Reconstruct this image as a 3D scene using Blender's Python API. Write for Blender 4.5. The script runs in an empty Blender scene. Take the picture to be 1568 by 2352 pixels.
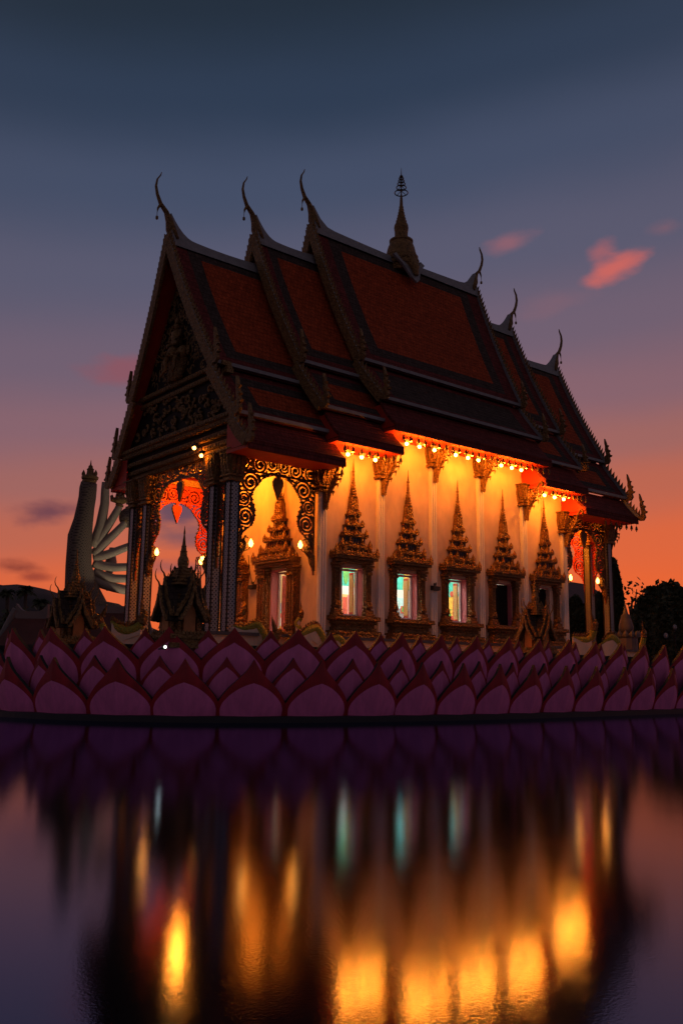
import bpy, math, random
import numpy as np
from mathutils import Vector, Matrix
random.seed(7)
R = math.radians
S = bpy.context.scene
COL = S.collection

# ------------------------------------------------------------------ camera
cam_d = bpy.data.cameras.new('camera'); cam = bpy.data.objects.new('camera', cam_d); COL.objects.link(cam)
cam.matrix_world = Matrix(((0.77136294, -0.1200763, -0.62496472, -19.2153),
                           (-0.6362765, -0.12652604, -0.7610147, -24.5028),
                           (0.01230551, 0.9846689, -0.17399923, -1.18108), (0, 0, 0, 1)))
cam_d.sensor_fit = 'VERTICAL'; cam_d.sensor_height = 36; cam_d.sensor_width = 24
cam_d.lens = 36 * 2087.1 / 2352
cam_d.clip_start = 0.1; cam_d.clip_end = 9000
S.camera = cam
S.render.engine = 'CYCLES'
S.view_settings.view_transform = 'Standard'; S.view_settings.look = 'None'
S.view_settings.exposure = 0; S.view_settings.gamma = 1
S.cycles.max_bounces = 6; S.cycles.diffuse_bounces = 3; S.cycles.glossy_bounces = 4
S.cycles.sample_clamp_indirect = 4
S.cycles.use_denoising = True


def lin(r, g, b):
    f = lambda c: (c / 255 / 12.92) if c / 255 <= 0.04045 else ((c / 255 + 0.055) / 1.055) ** 2.4
    return (f(r), f(g), f(b), 1)


# ------------------------------------------------------------------ sky (dusk, warm towards the set sun on the right)
W = bpy.data.worlds.new('World'); S.world = W; W.use_nodes = True
wt = W.node_tree; wt.nodes.clear()
def wn(t, **k):
    n = wt.nodes.new(t)
    for a, b in k.items(): setattr(n, a, b)
    return n
def wl(a, b): wt.links.new(a, b)
def wmath(op, a, b=None, c=None, clamp=False):
    n = wn('ShaderNodeMath', operation=op); n.use_clamp = clamp
    for i, v in enumerate((a, b, c)):
        if v is None: continue
        if isinstance(v, (int, float)): n.inputs[i].default_value = v
        else: wl(v, n.inputs[i])
    return n.outputs[0]
tc = wn('ShaderNodeTexCoord'); sep = wn('ShaderNodeSeparateXYZ'); wl(tc.outputs['Generated'], sep.inputs[0])
el = wmath('DIVIDE', wmath('ARCSINE', wmath('MINIMUM', wmath('MAXIMUM', sep.outputs[2], -1), 1)), R(1))       # degrees above the horizon
FW = (0.6347, 0.7728); RT = (0.7714, -0.6363)
fwd = wmath('ADD', wmath('MULTIPLY', sep.outputs[0], FW[0]), wmath('MULTIPLY', sep.outputs[1], FW[1]))
rgt = wmath('ADD', wmath('MULTIPLY', sep.outputs[0], RT[0]), wmath('MULTIPLY', sep.outputs[1], RT[1]))
az = wmath('DIVIDE', wmath('ARCTAN2', rgt, fwd), R(1))                                                       # degrees to the right of the hall
back = wmath('MULTIPLY', wmath('SUBTRACT', 1.0, fwd), 0.5)                                                     # 0 ahead, 1 behind
warm = wmath('MULTIPLY', wmath('SINE', wmath('MULTIPLY', wmath('MINIMUM', wmath('MAXIMUM', az, -60), 60), R(1))), 4.8)
nz = wn('ShaderNodeTexNoise'); nz.inputs['Scale'].default_value = 2.6; nz.inputs['Detail'].default_value = 4
mz = wn('ShaderNodeMapping'); mz.inputs['Scale'].default_value = (1, 1, 3.2); wl(tc.outputs['Generated'], mz.inputs[0]); wl(mz.outputs[0], nz.inputs[0])
eff = wmath('ADD', wmath('SUBTRACT', el, warm), wmath('MULTIPLY', wmath('SUBTRACT', nz.outputs[0], .47), 2.4))         # uneven thin high cloud
def ramp(stops, src):
    r = wn('ShaderNodeValToRGB'); r.color_ramp.interpolation = 'EASE'
    e = r.color_ramp.elements
    while len(e) < len(stops): e.new(0.5)
    for i, (p, c) in enumerate(stops): e[i].position = p; e[i].color = c
    wl(src, r.inputs[0]); return r.outputs[0]
t_ = wmath('DIVIDE', wmath('ADD', eff, 10), 100, clamp=True)
P_ = lambda d: (d + 10) / 100
sky = ramp([(P_(-2), lin(190, 78, 36)), (P_(3), lin(240, 103, 48)), (P_(6.5), lin(226, 104, 60)), (P_(9.5), lin(194, 104, 80)), (P_(12.5), lin(164, 104, 98)),
            (P_(16), lin(138, 101, 111)), (P_(20), lin(114, 97, 115)), (P_(25), lin(90, 91, 114)), (P_(30), lin(66, 79, 105)), (P_(35), lin(41, 60, 84)), (P_(40), lin(22, 42, 58)),
            (P_(90), lin(9, 18, 30))], t_)
sky_back = ramp([(P_(0), lin(88, 74, 84)), (P_(15), lin(106, 88, 98)), (P_(40), lin(66, 64, 74)), (P_(90), lin(9, 18, 30))], t_)
mx = wn('ShaderNodeMix', data_type='RGBA'); wl(wmath('SMOOTH_MIN', wmath('MULTIPLY', back, 2.0), 1.0, 0.2, clamp=True), mx.inputs[0])
wl(sky, mx.inputs[6]); wl(sky_back, mx.inputs[7])
cur = mx.outputs[2]
noise = wn('ShaderNodeTexNoise'); noise.inputs['Scale'].default_value = 16; noise.inputs['Detail'].default_value = 5
mp = wn('ShaderNodeMapping'); mp.inputs['Scale'].default_value = (1, 1, 2.2); wl(tc.outputs['Generated'], mp.inputs[0]); wl(mp.outputs[0], noise.inputs[0])
n0 = wmath('SUBTRACT', noise.outputs[0], 0.5)
# each cloud: azimuth, elevation, half widths (degrees), tilt, colour, strength
CLOUDS = [(17.6, 24.3, 1.7, .55, 0.3, lin(216, 104, 92), .8), (16.6, 25.3, .8, .6, 0.1, lin(186, 100, 100), .6), (10.8, 26.3, 1.3, 0.45, 0.1, lin(160, 100, 108), .6),
          (20.6, 26.1, .9, 0.5, 0.1, lin(150, 97, 104), .4), (14.0, 22.6, 1.6, .6, .1, lin(150, 100, 108), .25),
          (-14.3, 18.2, 1.9, .8, 0.0, lin(150, 80, 88), .6), (-18.2, 9.3, 1.6, .55, .1, lin(108, 66, 78), .9),
          (-20.2, 5.9, 1.5, .38, 0, lin(120, 52, 48), .9), (-18.8, 5.4, .9, .25, 0, lin(130, 52, 48), .7),
          (-10.0, 10.0, 3.2, .9, .05, lin(98, 74, 92), .9), (-9.6, 8.2, 2.6, .45, .0, lin(110, 80, 92), .7), (-9.8, 6.3, 2.4, .4, 0, lin(124, 84, 92), .7),
          (-11.8, 11.6, 1.4, .7, .1, lin(122, 78, 92), .8)]
for a0, e0, wa, we, tilt, colr, st in CLOUDS:
    da = wmath('SUBTRACT', az, a0); de = wmath('SUBTRACT', wmath('SUBTRACT', el, e0), wmath('MULTIPLY', da, tilt))
    d2 = wmath('SQRT', wmath('ADD', wmath('POWER', wmath('ABSOLUTE', wmath('DIVIDE', da, wa)), 2), wmath('POWER', wmath('ABSOLUTE', wmath('DIVIDE', de, we)), 2)))
    m = wmath('SUBTRACT', wmath('ADD', 1.15, wmath('MULTIPLY', n0, 3.6)), d2)
    sm = wn('ShaderNodeMapRange', interpolation_type='SMOOTHSTEP'); sm.inputs[1].default_value = -0.55; sm.inputs[2].default_value = 1.15; sm.inputs[4].default_value = st
    wl(m, sm.inputs[0])
    mm = wn('ShaderNodeMix', data_type='RGBA'); wl(sm.outputs[0], mm.inputs[0]); wl(cur, mm.inputs[6]); mm.inputs[7].default_value = colr
    cur = mm.outputs[2]
bg = wn('ShaderNodeBackground'); bg.inputs[1].default_value = 1.0; wl(cur, bg.inputs[0])
wo = wn('ShaderNodeOutputWorld'); wl(bg.outputs[0], wo.inputs[0])

LAMP = (1.0, 0.238, 0.012)          # sodium orange of the floodlights

# ------------------------------------------------------------------ materials
def mat(name, base, rough=.6, metal=0.0, var=.25, scale=3.0, bump=0.0, bscale=40.0, spec=.5, emit=None, estr=0, stretch=None, base2=None, voro=None):
    m = bpy.data.materials.new(name); m.use_nodes = True
    nt = m.node_tree; b = nt.nodes['Principled BSDF']
    b.inputs['Roughness'].default_value = rough; b.inputs['Metallic'].default_value = metal
    b.inputs['Specular IOR Level'].default_value = spec
    c = (*base[:3], 1)
    t = nt.nodes.new('ShaderNodeTexCoord')
    src = t.outputs['Object']
    if stretch:
        q = nt.nodes.new('ShaderNodeMapping'); q.inputs['Scale'].default_value = stretch; nt.links.new(src, q.inputs[0]); src = q.outputs[0]
    if var or base2:
        n = nt.nodes.new('ShaderNodeTexNoise'); n.inputs['Scale'].default_value = scale; n.inputs['Detail'].default_value = 6
        n.inputs['Roughness'].default_value = .65
        nt.links.new(src, n.inputs[0])
        x = nt.nodes.new('ShaderNodeMix'); x.data_type = 'RGBA'
        mr = nt.nodes.new('ShaderNodeMapRange'); mr.inputs[1].default_value = .3; mr.inputs[2].default_value = .7
        nt.links.new(n.outputs[0], mr.inputs[0]); nt.links.new(mr.outputs[0], x.inputs[0])
        if base2: x.inputs[6].default_value = c; x.inputs[7].default_value = (*base2[:3], 1)
        else:
            x.inputs[6].default_value = (*[v * (1 - var) for v in c[:3]], 1); x.inputs[7].default_value = (*[min(1, v * (1 + var)) for v in c[:3]], 1)
        nt.links.new(x.outputs[2], b.inputs['Base Color'])
    else: b.inputs['Base Color'].default_value = c
    if bump:
        if voro: n2 = nt.nodes.new('ShaderNodeTexVoronoi')
        else: n2 = nt.nodes.new('ShaderNodeTexNoise'); n2.inputs['Detail'].default_value = 3
        n2.inputs['Scale'].default_value = bscale; nt.links.new(src, n2.inputs[0])
        bp = nt.nodes.new('ShaderNodeBump'); bp.inputs['Strength'].default_value = bump; bp.inputs['Distance'].default_value = .05
        nt.links.new(n2.outputs[0], bp.inputs['Height']); nt.links.new(bp.outputs[0], b.inputs['Normal'])
    if emit: b.inputs['Emission Color'].default_value = (*emit[:3], 1); b.inputs['Emission Strength'].default_value = estr
    return m

M = {}
M['plaster'] = mat('cream_plaster', (.74, .57, .43), .8, 0, .2, 1.3, .15, 6, stretch=(1, 1, .5))
M['white'] = mat('white_paint', (.78, .76, .74), .5, 0, .06, 4)
M['gold'] = mat('gilded_stucco', (.21, .108, .033), .42, .45, .45, 9, .9, 16, voro=True)
M['gold_old'] = mat('weathered_gold', (.24, .135, .042), .6, .1, .5, 7, .9, 14, voro=True)
M['blue_glass'] = mat('dark_blue_glass', (.02, .025, .05), .25, .2, .4, 9)
M['orange_tile'] = mat('orange_roof_tile', (.40, .068, .022), .75, 0, .35, 5, 0, 30, spec=.08)
M['maroon_tile'] = mat('maroon_roof_tile', (.17, .036, .032), .75, 0, .35, 5, 0, 30, spec=.12)
M['black_tile'] = mat('black_green_roof_tile', (.075, .055, .045), .8, 0, .35, 5, 0, 30, spec=.1)
M['trim'] = mat('grey_white_trim', (.25, .252, .25), .6, 0, .2, 5)
M['red'] = mat('red_paint', (.50, .035, .015), .55, 0, .15, 3)
M['pink'] = mat('pink_paint', (.62, .22, .26), .55, 0, .08, 3)
M['dark'] = mat('dark_void', (.02, .018, .018), .7)
M['wood'] = mat('dark_lacquer_shutter', (.016, .012, .010), .6, 0, .4, 12, spec=.12)
M['petal_red'] = mat('dark_red_petal_paint', (.36, .010, .018), .6, 0, .35, 3, .1, 30, stretch=(1, 1, .35))
M['petal_pink'] = mat('pink_petal_paint', (.84, .20, .46), .65, 0, .24, 3, .1, 30, stretch=(1, 1, .3))
M['petal_edge'] = mat('dark_green_petal_edge', (.02, .03, .025), .6, 0, .3, 3)
M['ringblack'] = mat('black_wet_stone', (.012, .012, .014), .5, 0, .3, 3)
M['deck'] = mat('stone_deck', (.22, .2, .19), .7, 0, .2, 2)
M['ledge'] = mat('dark_ledge_stone', (.10, .085, .09), .6, 0, .2, 3)
M['naga'] = mat('green_scaled_naga', (.18, .25, .03), .45, .1, .5, 14, .8, 24, base2=(.50, .34, .04), voro=True)
M['statue'] = mat('white_grey_statue', (.38, .30, .235), .65, 0, .1, 1.5)
M['robe'] = mat('mosaic_robe', (.15, .12, .105), .6, 0, .4, 6, base2=(.34, .29, .25))
M['bronze'] = mat('bronze', (.12, .07, .03), .4, .6, .3, 10)
M['iron'] = mat('black_iron', (.02, .02, .022), .5)
M['leaf'] = mat('dark_foliage', (.055, .065, .03), .7, 0, .5, 1.0)
M['bark'] = mat('bark', (.08, .06, .045), .85, 0, .3, 5)
M['hill'] = mat('hill_wood', (.05, .032, .028), .9, 0, .3, .02)
M['earth'] = mat('earth_and_grass', (.06, .06, .04), .9, 0, .4, .3)
M['bulb_orange'] = mat('lit_orange_bulb', (1, .8, .5), .4, emit=(1, .40, .05), estr=45, var=0)
M['bulb_soft'] = mat('lit_flame_bulb', (1, .8, .5), .4, emit=(1, .42, .06), estr=13, var=0)
M['bulb_low'] = mat('lit_small_orange_bulb', (1, .8, .5), .4, emit=(1, .42, .08), estr=11, var=0)
M['bulb_white'] = mat('lit_white_bulb', (1, 1, 1), .4, emit=(.9, 1, .75), estr=4, var=0)
M['globe'] = mat('frosted_globe', (.30, .29, .30), .3)
M['roofgrey'] = mat('grey_ridge_plaster', (.16, .14, .135), .7, 0, .15, 1)
M['rust'] = mat('rust_red_roof', (.10, .032, .024), .7, 0, .3, 1)
M['mural_teal'] = mat('mural_teal', (.06, .50, .42), .7, 0, .35, 5)
M['mural_blue'] = mat('mural_sky_blue', (.42, .72, .80), .7, 0, .2, 3)
M['mural_yellow'] = mat('mural_yellow', (.85, .52, .08), .7, 0, .3, 6)
M['mural_gold'] = mat('mural_gold', (.62, .36, .08), .5, .2, .5, 22, base2=(.75, .62, .3))
M['mural_red'] = mat('mural_red', (.50, .08, .05), .7, 0, .3, 6)
M['mural_green'] = mat('mural_green', (.10, .34, .08), .7, 0, .4, 8)
M['mural_grey'] = mat('mural_grey', (.22, .22, .26), .7, 0, .2, 8)


def pattern_mat(name, c1, c2, nx, metal, rough):
    """small mirror tiles set in rings and dots, as on the columns"""
    m = bpy.data.materials.new(name); m.use_nodes = True; nt = m.node_tree; b = nt.nodes['Principled BSDF']
    t = nt.nodes.new('ShaderNodeTexCoord')
    sx = nt.nodes.new('ShaderNodeSeparateXYZ'); nt.links.new(t.outputs['Object'], sx.inputs[0])
    def mth(op, a, b_=None):
        n = nt.nodes.new('ShaderNodeMath'); n.operation = op
        for i, v in enumerate((a, b_)):
            if v is None: continue
            if isinstance(v, (int, float)): n.inputs[i].default_value = v
            else: nt.links.new(v, n.inputs[i])
        return n.outputs[0]
    u = mth('ADD', sx.outputs[0], sx.outputs[1])
    fu = mth('SUBTRACT', mth('FRACT', mth('MULTIPLY', u, nx)), .5); fv = mth('SUBTRACT', mth('FRACT', mth('MULTIPLY', sx.outputs[2], nx)), .5)
    r = mth('SQRT', mth('ADD', mth('POWER', mth('ABSOLUTE', fu), 2), mth('POWER', mth('ABSOLUTE', fv), 2)))
    ring = mth('LESS_THAN', mth('ABSOLUTE', mth('SUBTRACT', r, .40)), .16)
    x = nt.nodes.new('ShaderNodeMix'); x.data_type = 'RGBA'; nt.links.new(ring, x.inputs[0]); x.inputs[6].default_value = (*c1, 1); x.inputs[7].default_value = (*c2, 1)
    nt.links.new(x.outputs[2], b.inputs['Base Color']); b.inputs['Metallic'].default_value = metal; b.inputs['Roughness'].default_value = rough
    n2 = nt.nodes.new('ShaderNodeTexVoronoi'); n2.inputs['Scale'].default_value = 24; nt.links.new(t.outputs['Object'], n2.inputs[0])
    bp = nt.nodes.new('ShaderNodeBump'); bp.inputs['Strength'].default_value = .35; bp.inputs['Distance'].default_value = .03
    nt.links.new(n2.outputs['Color'], bp.inputs['Height']); nt.links.new(bp.outputs[0], b.inputs['Normal'])
    return m
M['fret'] = mat('dark_gilded_fretwork', (.085, .052, .022), .5, .25, .5, 9)
M['mosaic'] = pattern_mat('mirror_mosaic', (.03, .033, .04), (.31, .33, .35), 7.5, .35, .3)
M['scales'] = pattern_mat('robe_scales', (.06, .04, .03), (.17, .12, .092), 2.6, 0, .8)
M['robe'] = M['scales']

def tile_bump(m, sx, sz):
    nt = m.node_tree; b = nt.nodes['Principled BSDF']
    t = nt.nodes.new('ShaderNodeTexCoord'); mpn = nt.nodes.new('ShaderNodeMapping'); mpn.inputs['Scale'].default_value = (sx, .01, sz)
    br = nt.nodes.new('ShaderNodeTexWave'); br.wave_type = 'BANDS'; br.bands_direction = 'Z'; br.inputs['Scale'].default_value = 1.2; br.inputs['Distortion'].default_value = .6
    nt.links.new(t.outputs['Object'], mpn.inputs[0]); nt.links.new(mpn.outputs[0], br.inputs[0])
    bp = nt.nodes.new('ShaderNodeBump'); bp.inputs['Strength'].default_value = .35; bp.inputs['Distance'].default_value = .04
    nt.links.new(br.outputs[1], bp.inputs['Height']); nt.links.new(bp.outputs[0], b.inputs['Normal'])
def tile_rows(m):
    nt = m.node_tree; b = nt.nodes['Principled BSDF']; src = b.inputs['Base Color'].links[0].from_socket
    t = nt.nodes.new('ShaderNodeTexCoord'); sx = nt.nodes.new('ShaderNodeSeparateXYZ'); nt.links.new(t.outputs['Object'], sx.inputs[0])
    cb = nt.nodes.new('ShaderNodeCombineXYZ'); nt.links.new(sx.outputs[0], cb.inputs[0]); nt.links.new(sx.outputs[2], cb.inputs[1])
    br = nt.nodes.new('ShaderNodeTexBrick'); br.inputs['Scale'].default_value = 1; br.inputs['Brick Width'].default_value = .16; br.inputs['Row Height'].default_value = .19; br.inputs['Mortar Size'].default_value = .014
    br.inputs['Color1'].default_value = (1.14, 1.14, 1.14, 1); br.inputs['Color2'].default_value = (.86, .86, .86, 1); br.inputs['Mortar'].default_value = (.55, .55, .55, 1)
    nt.links.new(cb.outputs[0], br.inputs[0])
    mx_ = nt.nodes.new('ShaderNodeMix'); mx_.data_type = 'RGBA'; mx_.blend_type = 'MULTIPLY'; mx_.inputs[0].default_value = 1; nt.links.new(src, mx_.inputs[6]); nt.links.new(br.outputs[0], mx_.inputs[7]); nt.links.new(mx_.outputs[2], b.inputs['Base Color'])
for k in ('orange_tile', 'maroon_tile', 'black_tile'): tile_rows(M[k])
for k in ('orange_tile', 'maroon_tile', 'black_tile'): tile_bump(M[k], .4, 2.2)

# water: long exposure, nearly black body, soft small ripples
def water_mat():
    m = bpy.data.materials.new('pond_water'); m.use_nodes = True; nt = m.node_tree; nt.nodes.clear()
    t = nt.nodes.new('ShaderNodeTexCoord')
    n1 = nt.nodes.new('ShaderNodeTexNoise'); n1.inputs['Scale'].default_value = 55; n1.inputs['Detail'].default_value = 4; n1.inputs['Roughness'].default_value = .6
    n2 = nt.nodes.new('ShaderNodeTexNoise'); n2.inputs['Scale'].default_value = 1.1; n2.inputs['Detail'].default_value = 2
    nt.links.new(t.outputs['Object'], n1.inputs[0]); nt.links.new(t.outputs['Object'], n2.inputs[0])
    b1 = nt.nodes.new('ShaderNodeBump'); b1.inputs['Strength'].default_value = .5; b1.inputs['Distance'].default_value = .0007
    b2 = nt.nodes.new('ShaderNodeBump'); b2.inputs['Strength'].default_value = .5; b2.inputs['Distance'].default_value = .0015
    nt.links.new(n1.outputs[0], b1.inputs['Height']); nt.links.new(n2.outputs[0], b2.inputs['Height']); nt.links.new(b2.outputs[0], b1.inputs['Normal'])
    fr = nt.nodes.new('ShaderNodeFresnel'); fr.inputs['IOR'].default_value = 2.15
    g = nt.nodes.new('ShaderNodeBsdfGlossy'); g.inputs['Color'].default_value = (.56, .66, 1, 1); g.inputs['Roughness'].default_value = .062
    d = nt.nodes.new('ShaderNodeBsdfDiffuse'); d.inputs['Color'].default_value = (.004, .007, .011, 1)
    nt.links.new(b1.outputs[0], g.inputs['Normal'])
    mxs = nt.nodes.new('ShaderNodeMixShader'); nt.links.new(fr.outputs[0], mxs.inputs[0]); nt.links.new(d.outputs[0], mxs.inputs[1]); nt.links.new(g.outputs[0], mxs.inputs[2])
    o = nt.nodes.new('ShaderNodeOutputMaterial'); nt.links.new(mxs.outputs[0], o.inputs[0])
    return m
M['water'] = water_mat()

# ------------------------------------------------------------------ mesh helper
class MB:
    def __init__(s): s.v = []; s.f = []; s.m = []
    def add(s, vs, fs, mi=0):
        o = len(s.v); s.v += [tuple(p) for p in vs]
        for f in fs: s.f.append([i + o for i in f]); s.m.append(mi)
    def quad(s, a, b, c, d, mi=0): s.add([a, b, c, d], [(0, 1, 2, 3)], mi)
    def poly(s, pts, mi=0): s.add(pts, [tuple(range(len(pts)))], mi)
    def box(s, x0, x1, y0, y1, z0, z1, mi=0):
        s.add([(x0, y0, z0), (x1, y0, z0), (x1, y1, z0), (x0, y1, z0), (x0, y0, z1), (x1, y0, z1), (x1, y1, z1), (x0, y1, z1)],
              [(0, 3, 2, 1), (4, 5, 6, 7), (0, 1, 5, 4), (1, 2, 6, 5), (2, 3, 7, 6), (3, 0, 4, 7)], mi)
    def frustum(s, cx, cy, z0, z1, a0, b0, a1, b1, mi=0):
        """box whose half sizes go from (a0,b0) to (a1,b1)"""
        s.add([(cx - a0, cy - b0, z0), (cx + a0, cy - b0, z0), (cx + a0, cy + b0, z0), (cx - a0, cy + b0, z0),
               (cx - a1, cy - b1, z1), (cx + a1, cy - b1, z1), (cx + a1, cy + b1, z1), (cx - a1, cy + b1, z1)],
              [(0, 3, 2, 1), (4, 5, 6, 7), (0, 1, 5, 4), (1, 2, 6, 5), (2, 3, 7, 6), (3, 0, 4, 7)], mi)
    def prism(s, pts, fn, w0, w1, mi=0, mis=None):
        n = len(pts)
        s.add([fn(u, v, w0) for u, v in pts] + [fn(u, v, w1) for u, v in pts],
              [tuple(range(n))[::-1], tuple(range(n, 2 * n))], mi)
        o = len(s.v) - 2 * n
        for i in range(n):
            j = (i + 1) % n
            s.f.append([o + i, o + j, o + n + j, o + n + i]); s.m.append(mi if mis is None else mis)
    def lathe(s, cx, cy, prof, n=16, mi=0, rot=0.0):
        vs = []; fs = []
        for r, z in prof:
            for k in range(n):
                a = rot + 2 * math.pi * k / n; vs.append((cx + r * math.cos(a), cy + r * math.sin(a), z))
        for i in range(len(prof) - 1):
            for k in range(n):
                fs.append((i * n + k, i * n + (k + 1) % n, (i + 1) * n + (k + 1) % n, (i + 1) * n + k))
        fs.append(tuple(range(n))[::-1]); fs.append(tuple((len(prof) - 1) * n + k for k in range(n)))
        s.add(vs, fs, mi)
    def tube(s, pts, rad, n=8, mi=0, sx=1.0, up=(0, 0, 1)):
        """swept tube; sx flattens it along the side direction"""
        pts = [Vector(p) for p in pts]; vs = []; fs = []
        if not isinstance(rad, (list, tuple)): rad = [rad] * len(pts)
        upv = Vector(up); prev = None
        for i, p in enumerate(pts):
            d = (pts[min(i + 1, len(pts) - 1)] - pts[max(i - 1, 0)])
            d = d.normalized() if d.length > 1e-9 else Vector((0, 0, 1))
            a = d.cross(upv)
            if a.length < 1e-3: a = prev or d.cross(Vector((1, 0, 0)))
            a.normalize()
            if prev and a.dot(prev) < 0: a = -a
            prev = a; b = d.cross(a).normalized()
            for k in range(n):
                t = 2 * math.pi * k / n; vs.append(tuple(p + a * (math.cos(t) * rad[i] * sx) + b * (math.sin(t) * rad[i])))
        for i in range(len(pts) - 1):
            for k in range(n): fs.append((i * n + k, i * n + (k + 1) % n, (i + 1) * n + (k + 1) % n, (i + 1) * n + k))
        fs.append(tuple(range(n))[::-1]); fs.append(tuple((len(pts) - 1) * n + k for k in range(n)))
        s.add(vs, fs, mi)
    def ball(s, c, r, n=12, m=8, mi=0):
        rx, ry, rz = r if isinstance(r, (list, tuple)) else (r, r, r)
        vs = []; fs = []
        for i in range(m + 1):
            t = math.pi * i / m
            for k in range(n):
                a = 2 * math.pi * k / n; vs.append((c[0] + rx * math.sin(t) * math.cos(a), c[1] + ry * math.sin(t) * math.sin(a), c[2] + rz * math.cos(t)))
        for i in range(m):
            for k in range(n): fs.append((i * n + k, (i + 1) * n + k, (i + 1) * n + (k + 1) % n, i * n + (k + 1) % n))
        s.add(vs, fs, mi)
    def leaf(s, p, w, d, h, mi=0, lx=0, ly=0):
        """a small pointed leaf standing on p"""
        x, y, z = p
        s.add([(x - w / 2, y - d / 2, z), (x + w / 2, y - d / 2, z), (x + w / 2, y + d / 2, z), (x - w / 2, y + d / 2, z),
               (x - w * .55 + lx * .4, y - d * .4 + ly * .4, z + h * .4), (x + w * .55 + lx * .4, y - d * .4 + ly * .4, z + h * .4), (x + w * .55 + lx * .4, y + d * .4 + ly * .4, z + h * .4), (x - w * .55 + lx * .4, y + d * .4 + ly * .4, z + h * .4),
               (x + lx, y + ly, z + h)],
              [(0, 1, 5, 4), (1, 2, 6, 5), (2, 3, 7, 6), (3, 0, 4, 7), (4, 5, 8), (5, 6, 8), (6, 7, 8), (7, 4, 8)], mi)
    def build(s, name, mats, parent=None, loc=(0, 0, 0), rotz=0.0, smooth=False):
        me = bpy.data.meshes.new(name); me.from_pydata(s.v, [], s.f)
        for m in (mats if isinstance(mats, (list, tuple)) else [mats]): me.materials.append(M[m] if isinstance(m, str) else m)
        me.polygons.foreach_set('material_index', s.m)
        if smooth: me.polygons.foreach_set('use_smooth', [True] * len(s.f))
        me.update()
        o = bpy.data.objects.new(name, me); COL.objects.link(o); o.location = loc; o.rotation_euler = (0, 0, rotz)
        if parent: o.parent = parent
        return o

def tag(o, label=None, cat=None, group=None, kind=None):
    for k, v in (('label', label), ('category', cat), ('group', group), ('kind', kind)):
        if v: o[k] = v
    return o
def thing(name, label, cat, loc=(0, 0, 0), rotz=0.0, group=None):
    o = bpy.data.objects.new(name, None); COL.objects.link(o); o.location = loc; o.rotation_euler = (0, 0, rotz); o.empty_display_size = .2
    return tag(o, label, cat, group)
def dup(o, parent=None, loc=None, rotz=None, label=None):
    c = o.copy(); COL.objects.link(c)
    if parent is not None: c.parent = parent
    if loc is not None: c.location = loc
    if rotz is not None: c.rotation_euler = (0, 0, rotz)
    if label: c['label'] = label
    for ch in list(o.children): dup(ch, c)
    return c
def point_light(name, parent, loc, power, color, size=.05, spot=None, rot=None):
    d = bpy.data.lights.new(name, 'SPOT' if spot else 'POINT'); d.energy = power; d.color = color; d.shadow_soft_size = size
    if spot: d.spot_size = R(spot); d.spot_blend = .6
    o = bpy.data.objects.new(name, d); COL.objects.link(o); o.parent = parent; o.location = loc
    if rot: o.rotation_euler = rot
    return o

# ------------------------------------------------------------------ dimensions (metres; x along the hall, y across it, z=0 the ledge at the foot of its walls)
BAY = 2.7; LEN = 5 * BAY; WID = 7.1; YC = 3.55
DECK = -0.62; WATER = -2.42
SEC, SBA, SBN = (6.75, 3.55), (17.7, 11.0), 3.0        # the lotus platform is a superellipse
def superell(th, off=0.0):
    c, s = math.cos(th), math.sin(th); a, b = SBA[0] + off, SBA[1] + off
    r = (abs(c / a) ** SBN + abs(s / b) ** SBN) ** (-1 / SBN)
    return SEC[0] + r * c, SEC[1] + r * s

# ------------------------------------------------------------------ setting: water, ground, hills
g = MB()
NR = 128
def bank(a):
    """distance of the pond's bank from the platform centre: close behind the hall, far out in front of it"""
    c = math.cos(a - math.atan2(-28, -26)); u = max(0, min(1, (c + .15) / 1.0)); return 27.5 + 55 * u * u * (3 - 2 * u) + .8 * math.sin(7 * a) + .4 * math.sin(17 * a)
def rim(k, off, z): a = 2 * math.pi * k / NR; r = bank(a) + off; return (SEC[0] + r * math.cos(a), SEC[1] + r * math.sin(a), z)
vs = [(SEC[0], SEC[1], -3.6)]; fs = []
rings = [(-3, -3.6), (0, WATER - .05), (.8, -1.7), (30, -1.45), (600, -1.2), (6500, -1.0)]
for o_, z in rings: vs += [rim(k, o_, z) for k in range(NR)]
for k in range(NR): fs.append((0, 1 + k, 1 + (k + 1) % NR))
for i in range(len(rings) - 1):
    for k in range(NR): fs.append((1 + i * NR + k, 1 + (i + 1) * NR + k, 1 + (i + 1) * NR + (k + 1) % NR, 1 + i * NR + (k + 1) % NR))
g.add(vs, fs); tag(g.build('ground', 'earth'), kind='structure')
w = MB(); w.poly([rim(k, .4, WATER) for k in range(NR)])
tag(w.build('water', 'water'), kind='structure')

def pix(px, py, depth):
    """world point seen at picture fraction (px,py of 1568x2352) at a depth along the view axis"""
    v = Vector(((px - 784) / 2087.1 * depth, (1176 - py) / 2087.1 * depth, -depth))
    return cam.matrix_world @ v
h = MB()
hr = random.Random(3)
hv = []
prof = []
for i in range(90):
    a = R(-34 + i * .8)           # degrees right of the view axis
    azd = -34 + i * .8
    hh = 122 * math.exp(-((azd + 20) / 10) ** 2) + 75 * math.exp(-((azd + 34) / 8) ** 2) + 28 * math.exp(-((azd - 24) / 9) ** 2) + hr.uniform(-2, 2) + 12
    for rr, k in ((1150, 0), (1400, .75), (1600, 1.0), (1900, .8), (2300, 0)):
        d = (FW[0] * math.cos(a) + RT[0] * math.sin(a), FW[1] * math.cos(a) + RT[1] * math.sin(a))
        hv.append((d[0] * rr - 19, d[1] * rr - 24, -1.5 + hh * k + (hr.uniform(-3, 3) if k else 0)))
hf = [(i * 5 + j, (i + 1) * 5 + j, (i + 1) * 5 + j + 1, i * 5 + j + 1) for i in range(89) for j in range(4)]
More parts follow.
